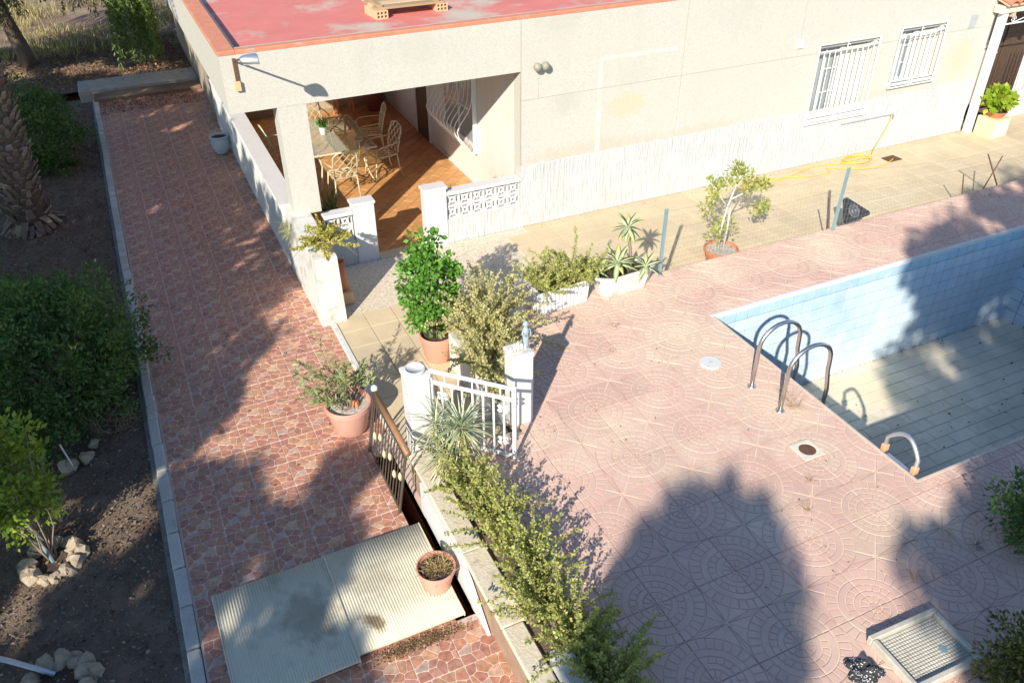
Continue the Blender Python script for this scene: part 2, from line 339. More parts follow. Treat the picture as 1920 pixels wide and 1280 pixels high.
def crazy_tile(name, seed):
    T = .406; rr = random.Random(seed); seeds = []
    base = [(.12,.88),(.36,.84),(.62,.90),(.88,.84),(.08,.60),(.30,.62),(.54,.64),(.78,.60),(.97,.62),(.16,.36),(.42,.40),(.68,.36),(.92,.34),(.10,.10),(.34,.14),(.60,.12),(.84,.10)]
    seeds = [((x+rr.uniform(-.10,.10))*T-T/2, (y+rr.uniform(-.10,.10))*T-T/2) for x, y in base]
    reds = [(.47,.215,.145),(.51,.25,.16),(.43,.20,.145),(.54,.285,.18),(.46,.24,.17)]; mauve = (.49,.345,.285); tan = (.56,.36,.23)
    b = MB(); cols = []
    e = T/2-.0022
    b.box(-e, e, -e, e, -.02, -.0035); cols += [(.72,.57,.46,1)]*8
    for k, s in enumerate(seeds):
        poly = [(-e,-e),(e,-e),(e,e),(-e,e)]
        for t in seeds:
            if t is s: continue
            nx, ny = t[0]-s[0], t[1]-s[1]; c = (t[0]**2+t[1]**2-s[0]**2-s[1]**2)/2
            poly = clip(poly, nx, ny, c)
        p2 = inset(poly, .0030)
        if len(p2) < 3: continue
        # irregular, softly rounded corners
        p3 = []
        for i in range(len(p2)):
            p, q = p2[i-1], p2[i]; r_ = p2[(i+1) % len(p2)]
            p3 += [(q[0]+(p[0]-q[0])*.11, q[1]+(p[1]-q[1])*.11), (q[0]+(r_[0]-q[0])*.11, q[1]+(r_[1]-q[1])*.11)]
        cx = sum(p[0] for p in p3)/len(p3); cy = sum(p[1] for p in p3)/len(p3)
        c = jit(mauve, .06) if k in (9,) else jit(tan, .15) if k in (6,) else jit(rr.choice(reds), .10)
        n = len(p3); v0 = len(b.v)
        b.add([(x,y,-.0036) for x,y in p3]+[(cx+(x-cx)*.95, cy+(y-cy)*.95, 0) for x,y in p3], [(i,(i+1) % n,n+(i+1) % n,n+i) for i in range(n)]+[tuple(range(n,2*n))])
        cols += [c]*(2*n)
    me = b.mesh(name, M['stone_print']); set_cols(me, cols); return me
import bmesh
def cut_piece(name, me, parent, loc, rz, cuts):
    # a paving piece sawn off along straight lines: cuts = [(point, outward normal)]
    bm = bmesh.new(); bm.from_mesh(me); bm.transform(Matrix.Translation(loc) @ Matrix.Rotation(rz, 4, 'Z'))
    for co, no in cuts:
        bmesh.ops.bisect_plane(bm, geom=bm.verts[:]+bm.edges[:]+bm.faces[:], plane_co=co, plane_no=no, clear_outer=True)
    if not bm.faces: bm.free(); return None
    bm.transform(Matrix.Translation(-Vector(loc))); m2 = bpy.data.meshes.new(name); bm.to_mesh(m2); bm.free()
    for m_ in me.materials: m2.materials.append(m_)
    return link(name, m2, parent, loc)
PIT = (1.56, 1.76, 4.58, 7.06)
walk = MB(); E_ = 1.846
walk.box(-.60, PIT[0], 2.0, 22.0, -.62, WZ-.026); walk.box(PIT[0], E_, 2.0, PIT[2], -.62, WZ-.026); walk.box(PIT[0], E_, PIT[3], 22.0, -.62, WZ-.026); walk.box(PIT[1], E_, PIT[2], PIT[3], -.62, WZ-.026)
walkway = struct(walk.build('walkway', M['grout']))
tmesh = [crazy_tile('crazy_tile', 21), crazy_tile('crazy_tile', 22), crazy_tile('crazy_tile', 27)]
T = .406
for i in range(6):
    for j in range(46):
        x = -.584+T*(i+.5); y = 3.3+T*(j+.5)
        if y > 21.9 or not in_view(x, y, WZ): continue
        if y > 10.2 and x > 1.66: continue
        if i == 5 and 4.55 < y < 7.2:
            cut_piece('paving_tile', tmesh[0], walkway, (x, y, WZ-.02), 0, [((1.556,0,0),(1,0,0))]); continue
        k = 0 if rnd.random() < .62 else rnd.choice((1, 2))
        link('paving_tile', tmesh[k], walkway, (x, y, WZ-.02+rnd.uniform(-.0012,.0012)), (rnd.uniform(-.002,.002), rnd.uniform(-.002,.002), 0))
pit = MB(); pit.box(PIT[0]-.04, PIT[0], PIT[2], PIT[3], -1.6, -.47); pit.box(PIT[1], PIT[1]+.04, PIT[2], PIT[3], -1.6, -.47); pit.box(PIT[0]-.04, PIT[1]+.04, PIT[2]-.04, PIT[2], -1.6, -.47); pit.box(PIT[0]-.04, PIT[1]+.04, PIT[3], PIT[3]+.04, -1.6, -.47); pit.box(PIT[0]-.04, PIT[1]+.04, PIT[2]-.04, PIT[3]+.04, -1.7, -1.6)
struct(pit.build('stairwell', M['clay'], None))
# kerb stones
kerb = struct(MB().box(-.775, -.61, 2.5, 22.0, -.75, -.475).build('kerb', simple('rough_kerb_mortar', (.24,.22,.19), .95, var=.35, scale=6, fine=40, bmp=.9, bdist=.02)))
kme = MB().bbox(-.058, .058, -.243, .243, -.25, 0, .014).mesh('kerb_stone', simple('pale_kerb_concrete', (.50,.47,.42), .9, var=.15, dirt=(.28,.26,.22), dirt_scale=4, rand=.08))
for j in range(38):
    y = 4.05+.5*(j-2)
    if in_view(-.66, y, WZ): link('kerb_stone', kme, kerb, (-.662+rnd.uniform(-.006,.006), y, WZ+.002+rnd.uniform(-.008,.008)), (0, rnd.uniform(-.02,.02), rnd.uniform(-.01,.01)))
# ------------------------------------------------------------------ cream path along the house
path = MB(); path.box(E_+.006, 3.05, 6.2, 11.43, -.64, WZ-.016); path.box(3.05, 24, 8.55, 11.43, -.64, WZ-.016)
path_o = struct(path.build('path', M['path_joint']))
nos = struct(MB().bbox(E_-.03, E_+.055, 7.1, 9.88, -.47, WZ+.012, .012).build('step_edge', M['oldwhite'], None))
PT = .405; pme = MB().bbox(-PT/2+.004, PT/2-.004, -PT/2+.004, PT/2-.004, -.018, 0, .003).mesh('floor_tile', M['path'])
def in_pebble(x, y): return 2.0 < x < 5.35-.25*(11.4-y) and y > 9.55-.0*x and y > 9.9-.35*max(0, x-3.0)
cnt = 0
for i in range(45):
    for j in range(13):
        x = E_+.06+PT*(i+.5); y = 6.35+PT*(j+.5)
        if y > 11.43 or (x > 3.0 and y < 8.78) or in_pebble(x, y) or not in_view(x, y, WZ, 90): continue
        if x < 2.1 and y > 9.8: continue
        cnt += 1
        if cnt <= 300: link('floor_tile', pme, path_o, (x, y, WZ+rnd.uniform(-.002,.001)), (rnd.uniform(-.003,.003), rnd.uniform(-.003,.003), 0))
pb = MB().prism([(2.05,9.55),(3.2,9.35),(4.9,9.1),(5.6,11.43),(2.05,11.43)], WZ-.2, WZ-.012)
struct(pb.build('pebble_paving', M['pebble_floor'], None))
# ------------------------------------------------------------------ pool deck of moulded ring-pattern tiles
S = .4225
def deck_tile_mesh():
    b = MB(); g_ = .0052; e = .0022; H_ = 0.0; L_ = -.0080
    b.mi = 1; b.box(e, S-e, e, S-e, -.02, L_); b.mi = 0
    def cell(poly):
        n = len(poly); cx = sum(p[0] for p in poly)/n; cy = sum(p[1] for p in poly)/n
        b.add([(x,y,L_-.0005) for x,y in poly]+[(x+(cx-x)*.03, y+(cy-y)*.03, H_) for x,y in poly], [(i,(i+1) % n,n+(i+1) % n,n+i) for i in range(n)]+[tuple(range(n,2*n))])
    def sector(r0, r1, a0, a1, k):
        r0 += g_; r1 -= g_
        if r0 < 0: r0 = g_
        pts = []
        for i in range(k+1):
            d0 = g_/max(r1, .02); a = a0+d0+(a1-a0-2*d0)*i/k; pts.append((min(r1*math.cos(a), S-e-g_*.7), min(r1*math.sin(a), S-e-g_*.7)))
        for i in range(k, -1, -1):
            d0 = min(g_/max(r0, .012), (a1-a0)*.42); a = a0+d0+(a1-a0-2*d0)*i/k; pts.append((r0*math.cos(a), r0*math.sin(a)))
        ar = sum(pts[i][0]*pts[(i+1) % len(pts)][1]-pts[(i+1) % len(pts)][0]*pts[i][1] for i in range(len(pts)))
        cell(pts if ar > 0 else pts[::-1])
    H2 = math.pi/2
    for (r0, r1, n, k) in ((.0, .13, 2, 2), (.13, .30, 3, 3), (.30, .43, 1, 8), (.43, .59, 5, 2), (.59, .75, 1, 10), (.75, 1.0, 8, 2)):
        for i in range(n): sector(r0*S, r1*S, H2*i/n, H2*(i+1)/n, k)
    angs = [0, 21, 45, 69, 90]
    for a0, a1 in zip(angs[:-1], angs[1:]):
        arc = [(1.0*S*math.cos(rad(a0+(a1-a0)*i/4)), S*math.sin(rad(a0+(a1-a0)*i/4))) for i in range(5)]
        poly = [(S, S)] + arc[::-1]
        ar = sum(poly[i][0]*poly[(i+1) % 6][1]-poly[(i+1) % 6][0]*poly[i][1] for i in range(6))
        if ar < 0: poly = poly[::-1]
        cx = sum(p[0] for p in poly)/6; cy = sum(p[1] for p in poly)/6
        cell([(x+(cx-x)*.11, y+(cy-y)*.11) for x, y in poly])
    me = b.mesh('deck_tile', [M['deck'], M['deck_groove']])
    me.transform(Matrix.Translation((-S/2, -S/2, 0))); return me
PX0, PX1, PY0, PY1, PZ = 6.36, 12.74, 3.83, 7.27, -1.80
DL = 2.36
dk = MB()
dk.box(DL, 3.05, -1, 6.32, -.64, -.021); dk.box(3.05, PX0-.03, -1, 8.55, -.64, -.021); dk.box(PX0-.03, PX1+.03, PY1+.03, 8.55, -.64, -.021); dk.box(PX0-.03, 20, -1, PY0-.03, -.64, -.021); dk.box(PX1+.03, 20, PY0-.03, 8.55, -.64, -.021)
deck = struct(dk.build('pool_deck', M['deck_bed']))
dme = deck_tile_mesh()
spots = []
def rect_hit(x, y, r): return x+S/2 > r[0] and x-S/2 < r[1] and y+S/2 > r[2] and y-S/2 < r[3]
for i in range(-8, 26):
    for j in range(-16, 8):
        x = 4.80+S*(i+.5); y = 6.22+S*(j+.5)
        if y-S/2 > 8.54 or x+S/2 < DL+.01: continue
        if x+S/2 < 3.06 and y-S/2 > 6.31: continue
        if PX0-.03 <= x-S/2 and x+S/2 <= PX1+.03 and PY0-.03 <= y-S/2 and y+S/2 <= PY1+.03: continue
        if not in_view(x, y, 0, 120): continue
        spots.append((px_area(x, y, 0), x, y, i, j))
spots.sort()
for d, x, y, i, j in spots[:300]:
    rz = {(0, 0): 0, (1, 0): math.pi/2, (1, 1): math.pi, (0, 1): -math.pi/2}[(i % 2, j % 2)]
    cuts = []
    if y+S/2 > 8.55: cuts.append(((0,8.55,0),(0,1,0)))
    if x-S/2 < DL: cuts.append(((DL,0,0),(-1,0,0)))
    if x-S/2 < 3.05 < x+S/2 and y > 6.32: cuts.append(((3.05,0,0),(-1,0,0)))
    elif x < 3.05 and y+S/2 > 6.32: cuts.append(((0,6.32,0),(0,1,0)))
    ox, oy = min(x+S/2, PX1+.03)-max(x-S/2, PX0-.034), min(y+S/2, PY1+.034)-max(y-S/2, PY0-.034)
    if ox > 0 and oy > 0:
        if x-S/2 < PX0-.034 and ox < S-.001 and (oy > S-.01 or ox < oy or y-S/2 > PY0 and y+S/2 < PY1): cuts.append(((PX0-.034,0,0),(1,0,0)))
        elif y > PY1: cuts.append(((0,PY1+.034,0),(0,-1,0)))
        elif y-S/2 < PY0-.034 and y < PY0+S: cuts.append(((0,PY0-.034,0),(0,1,0)))
        elif y+S/2 > PY1+.034: cuts.append(((0,PY1+.034,0),(0,-1,0)))
        else: cuts.append(((PX1+.03,0,0),(-1,0,0)))
    zz = rnd.uniform(-.0015,.001)
    if x-S/2 < PX0-.034 < x+S/2 and (y-S/2 < PY0-.034 < y+S/2 or y-S/2 < PY1+.034 < y+S/2):
        up_ = y > 5
        cut_piece('deck_tile', dme, deck, (x, y, zz), rz, [((PX0-.034,0,0),(1,0,0))])
        cut_piece('deck_tile', dme, deck, (x, y, zz-.0002), rz, [((PX0-.034,0,0),(-1,0,0)), ((0,PY1+.034,0),(0,-1,0)) if up_ else ((0,PY0-.034,0),(0,1,0))]); continue
    if cuts: cut_piece('deck_tile', dme, deck, (x, y, zz), rz, cuts)
    else: link('deck_tile', dme, deck, (x, y, zz), (rnd.uniform(-.003,.003), rnd.uniform(-.003,.003), rz))
if len(spots) > 300:
    b = MB()
    for d, x, y, i, j in spots[300:]: b.box(x-S/2+.003, x+S/2-.003, y-S/2+.003, y+S/2-.003, -.02, 0)
    tag(b.build('far_deck_tiles', M['deck'], deck), kind='stuff')
# ------------------------------------------------------------------ empty pool
pw = MB()
pw.box(PX0-.25, PX1+.25, PY1, PY1+.25, PZ-.3, -.02); pw.box(PX0-.25, PX1+.25, PY0-.25, PY0, PZ-.3, -.024); pw.box(PX0-.25, PX0, PY0, PY1, PZ-.3, -.024); pw.box(PX1, PX1+.25, PY0, PY1, PZ-.3, -.024)
pool_wall = struct(pw.build('pool_wall', M['pooljoint']))
pool_floor = struct(MB().box(PX0, PX1, PY0, PY1, PZ-.2, PZ-.008).build('pool_floor', M['poolfloorjoint']))
cop = MB(); cop.bbox(PX0-.035, PX1, PY1-.014, PY1+.035, -.05, .006, .005); struct(cop.build('pool_edge', M['white'], None))
cop = MB(); cop.bbox(PX0-.03, PX0+.008, PY0-.02, PY1-.02, -.05, .003, .004); cop.bbox(PX0-.03, PX1, PY0-.03, PY0+.006, -.05, .004, .004); struct(cop.build('pool_edge', simple('thin_cream_edge', (.62,.5,.4), .8), None))
TW = .20
def ptile(nm, mat, a, b_, t=.008, g_=.0045):
    return MB().bbox(-a/2+g_, a/2-g_, -b_/2+g_, b_/2-g_, 0, t, .0025).mesh(nm, mat)
wt = ptile('pool_tile', M['poolwall'], TW, .2); bt = ptile('pool_band_tile', M['poolband'], TW, .155)
n_ = int((PX1-PX0)/TW)
for i in range(n_+1):
    x = PX0+TW*(i+.5)-.1*0
    if x+TW/2 > PX1+.02: continue
    if in_view(x, PY1, -.5, 40): link('band_tile', bt, pool_wall, (x, PY1-.0005, -.13), (rad(90), 0, 0))
    for j in range(8):
        z = -.21-.2*(j+.5)
        if z > PZ and in_view(x, PY1, z, 20): link('wall_tile', wt, pool_wall, (x+(.0 if j % 2 else .0), PY1-.0005, z), (rad(90)+rnd.uniform(-.004,.004), rnd.uniform(-.004,.004), 0))
for i in range(17):
    y = PY1-TW*(i+.5)
    if y < PY0: continue
    for j in range(9):
        z = -.21-.2*(j+.5) if j < 8 else -.13
        if in_view(PX1, y, z, 10): link('wall_tile' if j < 8 else 'band_tile', wt if j < 8 else bt, pool_wall, (PX1+.0005, y, z), (rad(90), 0, rad(-90)))
ft = ptile('pool_floor_tile', M['poolfloor'], .40, .2, .008, .0035)
for j in range(18):
    for i in range(17):
        x = PX0+.4*(i+.5)-(.2 if j % 2 else 0); y = PY1-.2*(j+.5)
        if x < PX0+.1 or x-.2 > PX1-.03 or y < PY0: continue
        if x+.2 > PX1:
            cut_piece('floor_tile', ft, pool_floor, (x, y, PZ-.008), 0, [((PX1-.003,0,0),(1,0,0))]); continue
        if in_view(x, y, PZ, 20): link('floor_tile', ft, pool_floor, (x, y, PZ-.008+rnd.uniform(-.002,.001)), (rnd.uniform(-.004,.004), rnd.uniform(-.004,.004), 0))
# ------------------------------------------------------------------ the house
YF, XL, XP = 11.45, 1.20, 5.53
house = thing('house', 'low cream pebble-dashed house with red flat roof and open corner porch', 'house', (XL, YF, WZ))
HO = Vector((XL, YF, WZ))
def hpart(b, name, mats, parent=None, smooth=False):
    o = b.build(name, mats, None, smooth); p = parent or house
    o.parent = p
    if p is house: o.location = -HO
    else: o.location = (0, 0, 0)
    return o
W1 = (11.50, 12.82, .52, 1.84); W2 = (13.46, 14.50, .94, 1.92); XE = 15.94
b = MB()
z0, z1 = .69, 3.02
def wall_with_holes(b, x0, x1, zz0, zz1, y0, y1, holes):
    xs = sorted({x0, x1, *[h[0] for h in holes], *[h[1] for h in holes]})
    for a, c in zip(xs[:-1], xs[1:]):
        hs = [h for h in holes if h[0] <= a+1e-6 and h[1] >= c-1e-6]
        if not hs: b.box(a, c, y0, y1, zz0, zz1)
        else:
            h = hs[0]
            if h[2] > zz0: b.box(a, c, y0, y1, zz0, h[2])
            if h[3] < zz1: b.box(a, c, y0, y1, h[3], zz1)
wall_with_holes(b, XP, XE, WZ-.1, 3.0, YF, YF+.25, [W1, W2])
b.box(XE, 20, YF, YF+.25, 2.5, 3.0)
front = hpart(b, 'front_wall', M['pebble'])
b = MB(); b.box(XL, XP-.004, YF-.002, YF+.25, 2.21, 3.0); hpart(b, 'porch_beam', M['pebble'])
b = MB(); b.box(XL, XL+.25, YF+.252, 26, 2.21, 3.0); hpart(b, 'side_beam', M['pebble'])
# joints cut in the render: thin dark strips recessed in shape of fine grooves
b = MB(); gy = YF-.0025
for (x0, x1, zz0, zz1) in ((XP-.006, XP+.006, .69, 2.99), (XP, XE, 1.755, 1.764), (8.515, 8.524, .70, 2.99), (11.0, 11.008, 1.76, 2.99), (5.83, 5.836, 1.76, 2.2)): b.box(x0, x1, gy, YF+.02, zz0, zz1)
hpart(b, 'wall_joint', simple('wall_joint_grey', (.42,.385,.31), .95))
b = MB()
for (x0, x1, zz0, zz1) in ((6.91, 6.99, .70, 1.754), (6.92, 6.98, 1.766, 2.185), (6.92, 8.4, 2.19, 2.25), (8.53, 8.56, .75, 1.7)):
    b.box(x0, x1, YF-.0035, YF+.01, zz0, zz1)
hpart(b, 'filler_strip', simple('pale_filler_paint', (.66,.64,.57), .8, var=.1, dirt=(.57,.54,.46), dirt_scale=5, dirt_lo=.42, dirt_hi=.6))
# roof with coping
b = MB(); b.box(XL+.02, 22, YF+.02, 27, 2.5, 2.885); roof = hpart(b, 'roof', M['roof'])
b = MB(); b.bbox(XL-.015, XL+.22, YF-.012, 27, 2.98, 3.03, .008); b.bbox(XL+.221, 22, YF-.010, YF+.12, 2.98, 3.027, .008); hpart(b, 'roof_coping', M['roof_edge'])
b = MB(); b.box(XL+.2, XL+.218, YF+.1, 27, 2.88, 2.99); b.box(XL+.2, 22, YF+.1, YF+.115, 2.88, 2.99); hpart(b, 'roof_upstand', M['roof'])
# white striated plinth tiles
plinth = MB().box(XP+.002, XE-.01, YF-.012, YF-.001, WZ-.12, .69).build('plinth', M['plinth']); plinth.parent = house; plinth.location = -HO
pt = MB().bbox(-.1985, .1985, 0, .016, 0, .2675, .004).mesh('plinth_tile', M['plinth'])
r = 0
for j in range(4):
    n = int((XE-XP)/.4)+1
    for i in range(n):
        x = XP+.2+.4*i-(.2 if j % 2 else 0)
        if x < XP+.19 or x > XE-.2: continue
        o = link('plinth_tile', pt, plinth, (x, YF-.024+rnd.uniform(-.003,.001), WZ+.012+.2695*j), (rnd.uniform(-.005,.005), 0, 0))
# column and porch parapets
b = MB(); b.box(1.83, 2.23, YF+.004, YF+.38, .58, 2.209); hpart(b, 'column', M['pebble'])
b = MB(); b.box(1.70, 1.96, YF+.39, 18.9, WZ-.1, .56); hpart(b, 'side_parapet', M['porchwall'])
b = MB(); b.bbox(1.68, 1.985, YF+.39, 18.9, .56, .61, .008); hpart(b, 'parapet_coping', M['white'])
b = MB()
# front garden wall arm with tapered white end pier
b.add([(1.70,9.9,WZ-.1),(2.06,9.9,WZ-.1),(2.06,YF+.385,WZ-.1),(1.70,YF+.385,WZ-.1),(1.75,9.96,.60),(2.05,9.96,.60),(2.05,YF+.385,.60),(1.75,YF+.385,.60)],
      [(0,3,2,1),(4,5,6,7),(0,1,5,4),(1,2,6,5),(2,3,7,6),(3,0,4,7)])
hpart(b, 'wing_wall', M['oldwhite'])
def breeze_block(mat):
    # pierced concrete block: square frame, ring in the middle, four diagonal petals
    B = .215; b = MB(); t = .10; f = .016
    b.box(-B/2, -B/2+f, 0, t, 0, B); b.box(B/2-f, B/2, 0, t, 0, B); b.box(-B/2+f, B/2-f, 0, t, 0, f); b.box(-B/2+f, B/2-f, 0, t, B-f, B)
    c = (0, B/2); n = 16; ro, ri = .058, .026
    for k in range(n):
        a0, a1 = 2*math.pi*k/n, 2*math.pi*(k+1)/n
        P = [(c[0]+q*math.cos(a), c[1]+q*math.sin(a)) for q, a in ((ri,a0),(ro,a0),(ro,a1),(ri,a1))]
        b.add([(x,.012,z) for x,z in P]+[(x,t-.012,z) for x,z in P], [(0,1,2,3),(7,6,5,4),(0,3,7,4),(1,5,6,2)])
    for sx in (-1, 1):
        for sz in (-1, 1):
            d = (sx*.7071, sz*.7071); q = (-d[1], d[0])
            P = [(c[0]+d[0]*r_+q[0]*w_, c[1]+d[1]*r_+q[1]*w_) for r_, w_ in ((.05,-.014),(.128,-.020),(.128,.020),(.05,.014))]
            b.add([(x,.014,z) for x,z in P]+[(x,t-.014,z) for x,z in P], [(0,1,2,3),(7,6,5,4),(0,4,5,1),(1,5,6,2),(2,6,7,3),(3,7,4,0)])
    return b.mesh('breeze_block', mat)
bbm = breeze_block(M['white'])
def pierced_wall(name, x0, x1, px0, px1, zs, nblk, bx0):
    g_ = MB(); g_.box(x0, x1, YF, YF+.16, WZ-.05, zs); o = hpart(g_, name, M['plinth'])
    g_ = MB(); g_.bbox(px0, px1, YF-.012, YF+.19, zs+.001 if False else WZ-.04, .56, .006); pr = hpart(g_, 'pier', M['white'])
    g_ = MB(); g_.bbox(px0-.02, px1+.02, YF-.03, YF+.21, .561, .60, .006); g_.bbox(min(x0, bx0), max(x1, bx0+.2), YF-.02, YF+.18, zs+.4321, zs+.485, .006); hpart(g_, 'coping', M['white'])
    for i in range(nblk):
        for j in range(2):
            q = link('breeze_block', bbm, o, (bx0+.108+.216*i, YF+.03, zs+.001+.2155*j))
    return o
pierced_wall('pierced_wall', 4.22, XP-.004, 3.85, 4.215, .0, 6, 4.225)
pierced_wall('pierced_wall', 2.24, 2.69, 2.695, 3.03, .0, 2, 2.245)
# porch interior
b = MB(); b.box(XP, XP+.2, YF+.252, 18.8, WZ-.1, 2.5); pwall = hpart(b, 'porch_wall', M['porchwall'])
b = MB(); b.box(1.75, 20, 18.8, 19.0, WZ-.1, 2.5); b.box(1.75, 1.95, 19.0, 26, WZ-.1, 2.2); hpart(b, 'back_wall', simple('tan_render', (.42,.34,.24), .9))  # back and side wall in one tan colour
b = MB(); b.box(1.96, XP, YF+.002, 18.8, -.62, WZ+.004); pf = hpart(b, 'porch_floor', M['porch_joint'])
ptm = MB().bbox(-.196, .196, -.096, .096, -.02, 0, .003).mesh('porch_tile', M['porch_tile'])
cnt = 0; ca, sa = math.cos(rad(45)), math.sin(rad(45))
for i in range(-16, 17):
    for j in range(-28, 29):
        u = .4*i+(.2 if j % 2 else 0); v_ = .2*j
        x = 3.7+ca*u-sa*v_; y = 14.2+sa*u+ca*v_
        if 2.16 < x < XP-.12 and YF+.2 < y < 18.6 and in_view(x, y, WZ, 10) and cnt < 300:
            cnt += 1; o = link('porch_tile', ptm, pf, (x, y, WZ+.013), (0, 0, rad(45)))
b = MB(); b.box(XP-.014, XP-.002, YF+.26, 18.7, WZ+.004, WZ+.09); hpart(b, 'skirting', M['white'])
b = MB(); b.bbox(3.04, 3.84, YF-.03, YF+.16, WZ-.05, WZ+.018, .006); hpart(b, 'threshold', M['path'])
# doors in porch wall
def slab(b, y0, y1, zz0, zz1, x0, x1): b.box(x0, x1, y0, y1, zz0, zz1)
b = MB(); slab(b, 15.72, 16.45, WZ+.01, 1.75, XP-.03, XP-.003); door = hpart(b, 'porch_door', M['darkwood'])
b = MB()
for y0, y1, a0, a1 in ((15.66,15.72,WZ+.01,1.8),(16.45,16.51,WZ+.01,1.8),(15.72,16.45,1.75,1.8)): b.box(XP-.05, XP-.002, y0, y1, a0, a1)
o = b.build('door_frame', M['white'], door)
# bowed window grille in porch
wz0, wz1, wy0, wy1 = .28, 1.78, 13.22, 14.85
b = MB(); b.box(XP-.02, XP-.003, wy0+.1, wy1-.1, wz0+.12, wz1-.05); win = hpart(b, 'porch_window', M['glass'])
b = MB()
for y0, y1, a0, a1 in ((wy0+.05,wy0+.1,wz0+.08,wz1),(wy1-.1,wy1-.05,wz0+.08,wz1),(wy0+.1,wy1-.1,wz0+.08,wz0+.12),(14.0,14.05,wz0+.12,wz1-.05)): b.box(XP-.04, XP-.002, y0, y1, a0, a1)
b.build('window_frame', M['white'], win)
nb = 10
for k in range(nb):
    y = wy0+.03+(wy1-wy0-.06)*k/(nb-1); pts = []
    for t in range(15):
        u = t/14; z = wz1-(wz1-wz0)*u
        x = XP-.03-(.05+.30*math.exp(-((u-.72)/.2)**2))
        pts.append((x, y, z))
    pts.append((XP-.03, y, wz0))
    MB().tube(pts, .0085, 6).build('grille_bar', M['white_metal'], win, True)
b = MB()
for u in (.02, .45):
    x = XP-.08-(0 if u < .1 else .09); b.tube([(x, wy0+.03, wz1-(wz1-wz0)*u), (x, wy1-.03, wz1-(wz1-wz0)*u)], .009, 6)
b.box(XP-.09, XP-.004, wy0, wy0+.02, wz0-.02, wz1+.02); b.build('grille_rail', M['white_metal'], win)
# front windows with flat white grilles
def front_window(x0, x1, zz0, zz1, nbars, parent, lab):
    y = YF+.10
    b = MB(); b.box(x0, x1, y+.06, y+.07, zz0, zz1); w_ = hpart(b, 'window', M['glass']); w_['label'] = lab
    b = MB(); f = .055
    for a in ((x0,x0+f,zz0,zz1),(x1-f,x1,zz0,zz1),(x0+f,x1-f,zz0,zz0+f),(x0+f,x1-f,zz1-f,zz1),((x0+x1)/2-.04,(x0+x1)/2+.04,zz0+f,zz1-f)): b.box(a[0],a[1],y,y+.055,a[2],a[3])
    b.build('window_frame', M['white'], w_)
    b = MB(); xm = (x0+x1)/2
    for c in range(1, 3): b.box(xm-.55*(xm-x0)+.02, xm-.04, y+.02, y+.05, zz0+(zz1-zz0)*c/3-.012, zz0+(zz1-zz0)*c/3+.012)
    b.box(xm-.56*(xm-x0), xm-.56*(xm-x0)+.03, y+.018, y+.052, zz0+f, zz1-f)
    b.build('glazing_bar', M['white'], w_)
    b = MB(); b.box(xm+.045, x1-f-.004, y+.008, y+.052, zz0+f, zz1-f-.02); b.build('shutter', M['curtain'], w_)
    b = MB(); b.bbox(x0-.05, x1+.05, YF-.05, y, zz0-.045, zz0-.003, .004); b.build('sill', M['white'], w_)
    gx0, gx1, gz0, gz1 = x0-.065, x1+.065, zz0-.07, zz1+.08; gy = YF-.075
    b = MB()
    for zz in (gz0, gz0+.13, gz1-.13, gz1): b.box(gx0, gx1, gy-.004, gy+.012, zz-.009, zz+.009)
    for xx in (gx0, gx1): b.box(xx-.010, xx+.010, gy-.007, gy+.015, gz0-.01, gz1+.01)
    for xx in (gx0+.02, gx1-.02, (gx0+gx1)/2):
        for zz in (gz0+.065, gz1-.065): b.box(xx-.007, xx+.007, gy+.012, YF-.002, zz-.007, zz+.007)
    b.build('grille_frame', M['white_metal'], w_)
    for k in range(1, nbars):
        xx = gx0+(gx1-gx0)*k/nbars
        MB().tube([(xx, gy+.004, gz0), (xx, gy+.004, gz1)] if k in (nbars//2,) else [(xx, gy+.004, gz0+.13), (xx, gy+.004, gz1-.13)], .0085, 6).build('grille_bar', M['white_metal'], w_)
    for xx in (gx0+(gx1-gx0)*.5,): MB().tube([(xx, gy+.004, gz0), (xx, gy+.004, gz0+.13)], .009, 6).build('grille_bar', M['white_metal'], w_)
front_window(*W1, 11, house, 'wider barred front window')
front_window(*W2, 9, house, 'narrower barred front window nearer the entrance')
b = MB(); b.box(W1[0]-.2, W2[1]+.2, YF+.255, YF+.3, .2, 2.2); hpart(b, 'room_dark_sheet', M['dark'])  # thin near-black sheet standing in for the darkness of the room
b = MB(); b.bbox(15.24, 15.45, YF-.014, YF+.01, 1.78, 2.02, .004)
v = hpart(b, 'wall_vent', M['grey'])
b = MB(); b.bbox(10.94, 11.07, YF-.03, YF-.002, 1.91, 2.06, .005); hpart(b, 'junction_box', M['white'])
# entrance bay
b = MB(); b.box(XE, XE+.2, YF+.252, 12.5, WZ-.2, 2.5); b.box(XE+.2, 22, 12.5, 12.7, 2.0, 2.5); b.box(XE+.2, 16.75, 12.5, 12.7, WZ-.2, 2.0); b.box(18.9, 22, 12.5, 12.7, WZ-.2, 2.0); b.box(16.75, 18.9, 12.9, 13.0, WZ-.2, 2.0); hpart(b, 'entrance_wall', M['white'])
b = MB(); b.box(16.80, 18.85, 12.52, 12.58, WZ-.1, 1.98); ed = hpart(b, 'entrance_door', M['darkwood'])
for k in range(3): MB().bbox(17.42+.28*k, 17.66+.28*k, 12.485, 12.519, WZ, 1.8, .01).build('door_panel', M['greywood'] if k == 0 else M['darkwood'], ed)
MB().lathe([(.01,0),(.05,.005),(.06,.02),(.05,.035),(.01,.04)], 12, (17.72, 12.46, .75)).build('knocker', M['cream_metal'], ed)
b = MB()
for x0 in (16.76, 17.30, 18.85): b.box(x0, x0+.09, 12.47, 12.515, WZ-.1, 2.0)
b.build('door_frame', M['white'], ed)
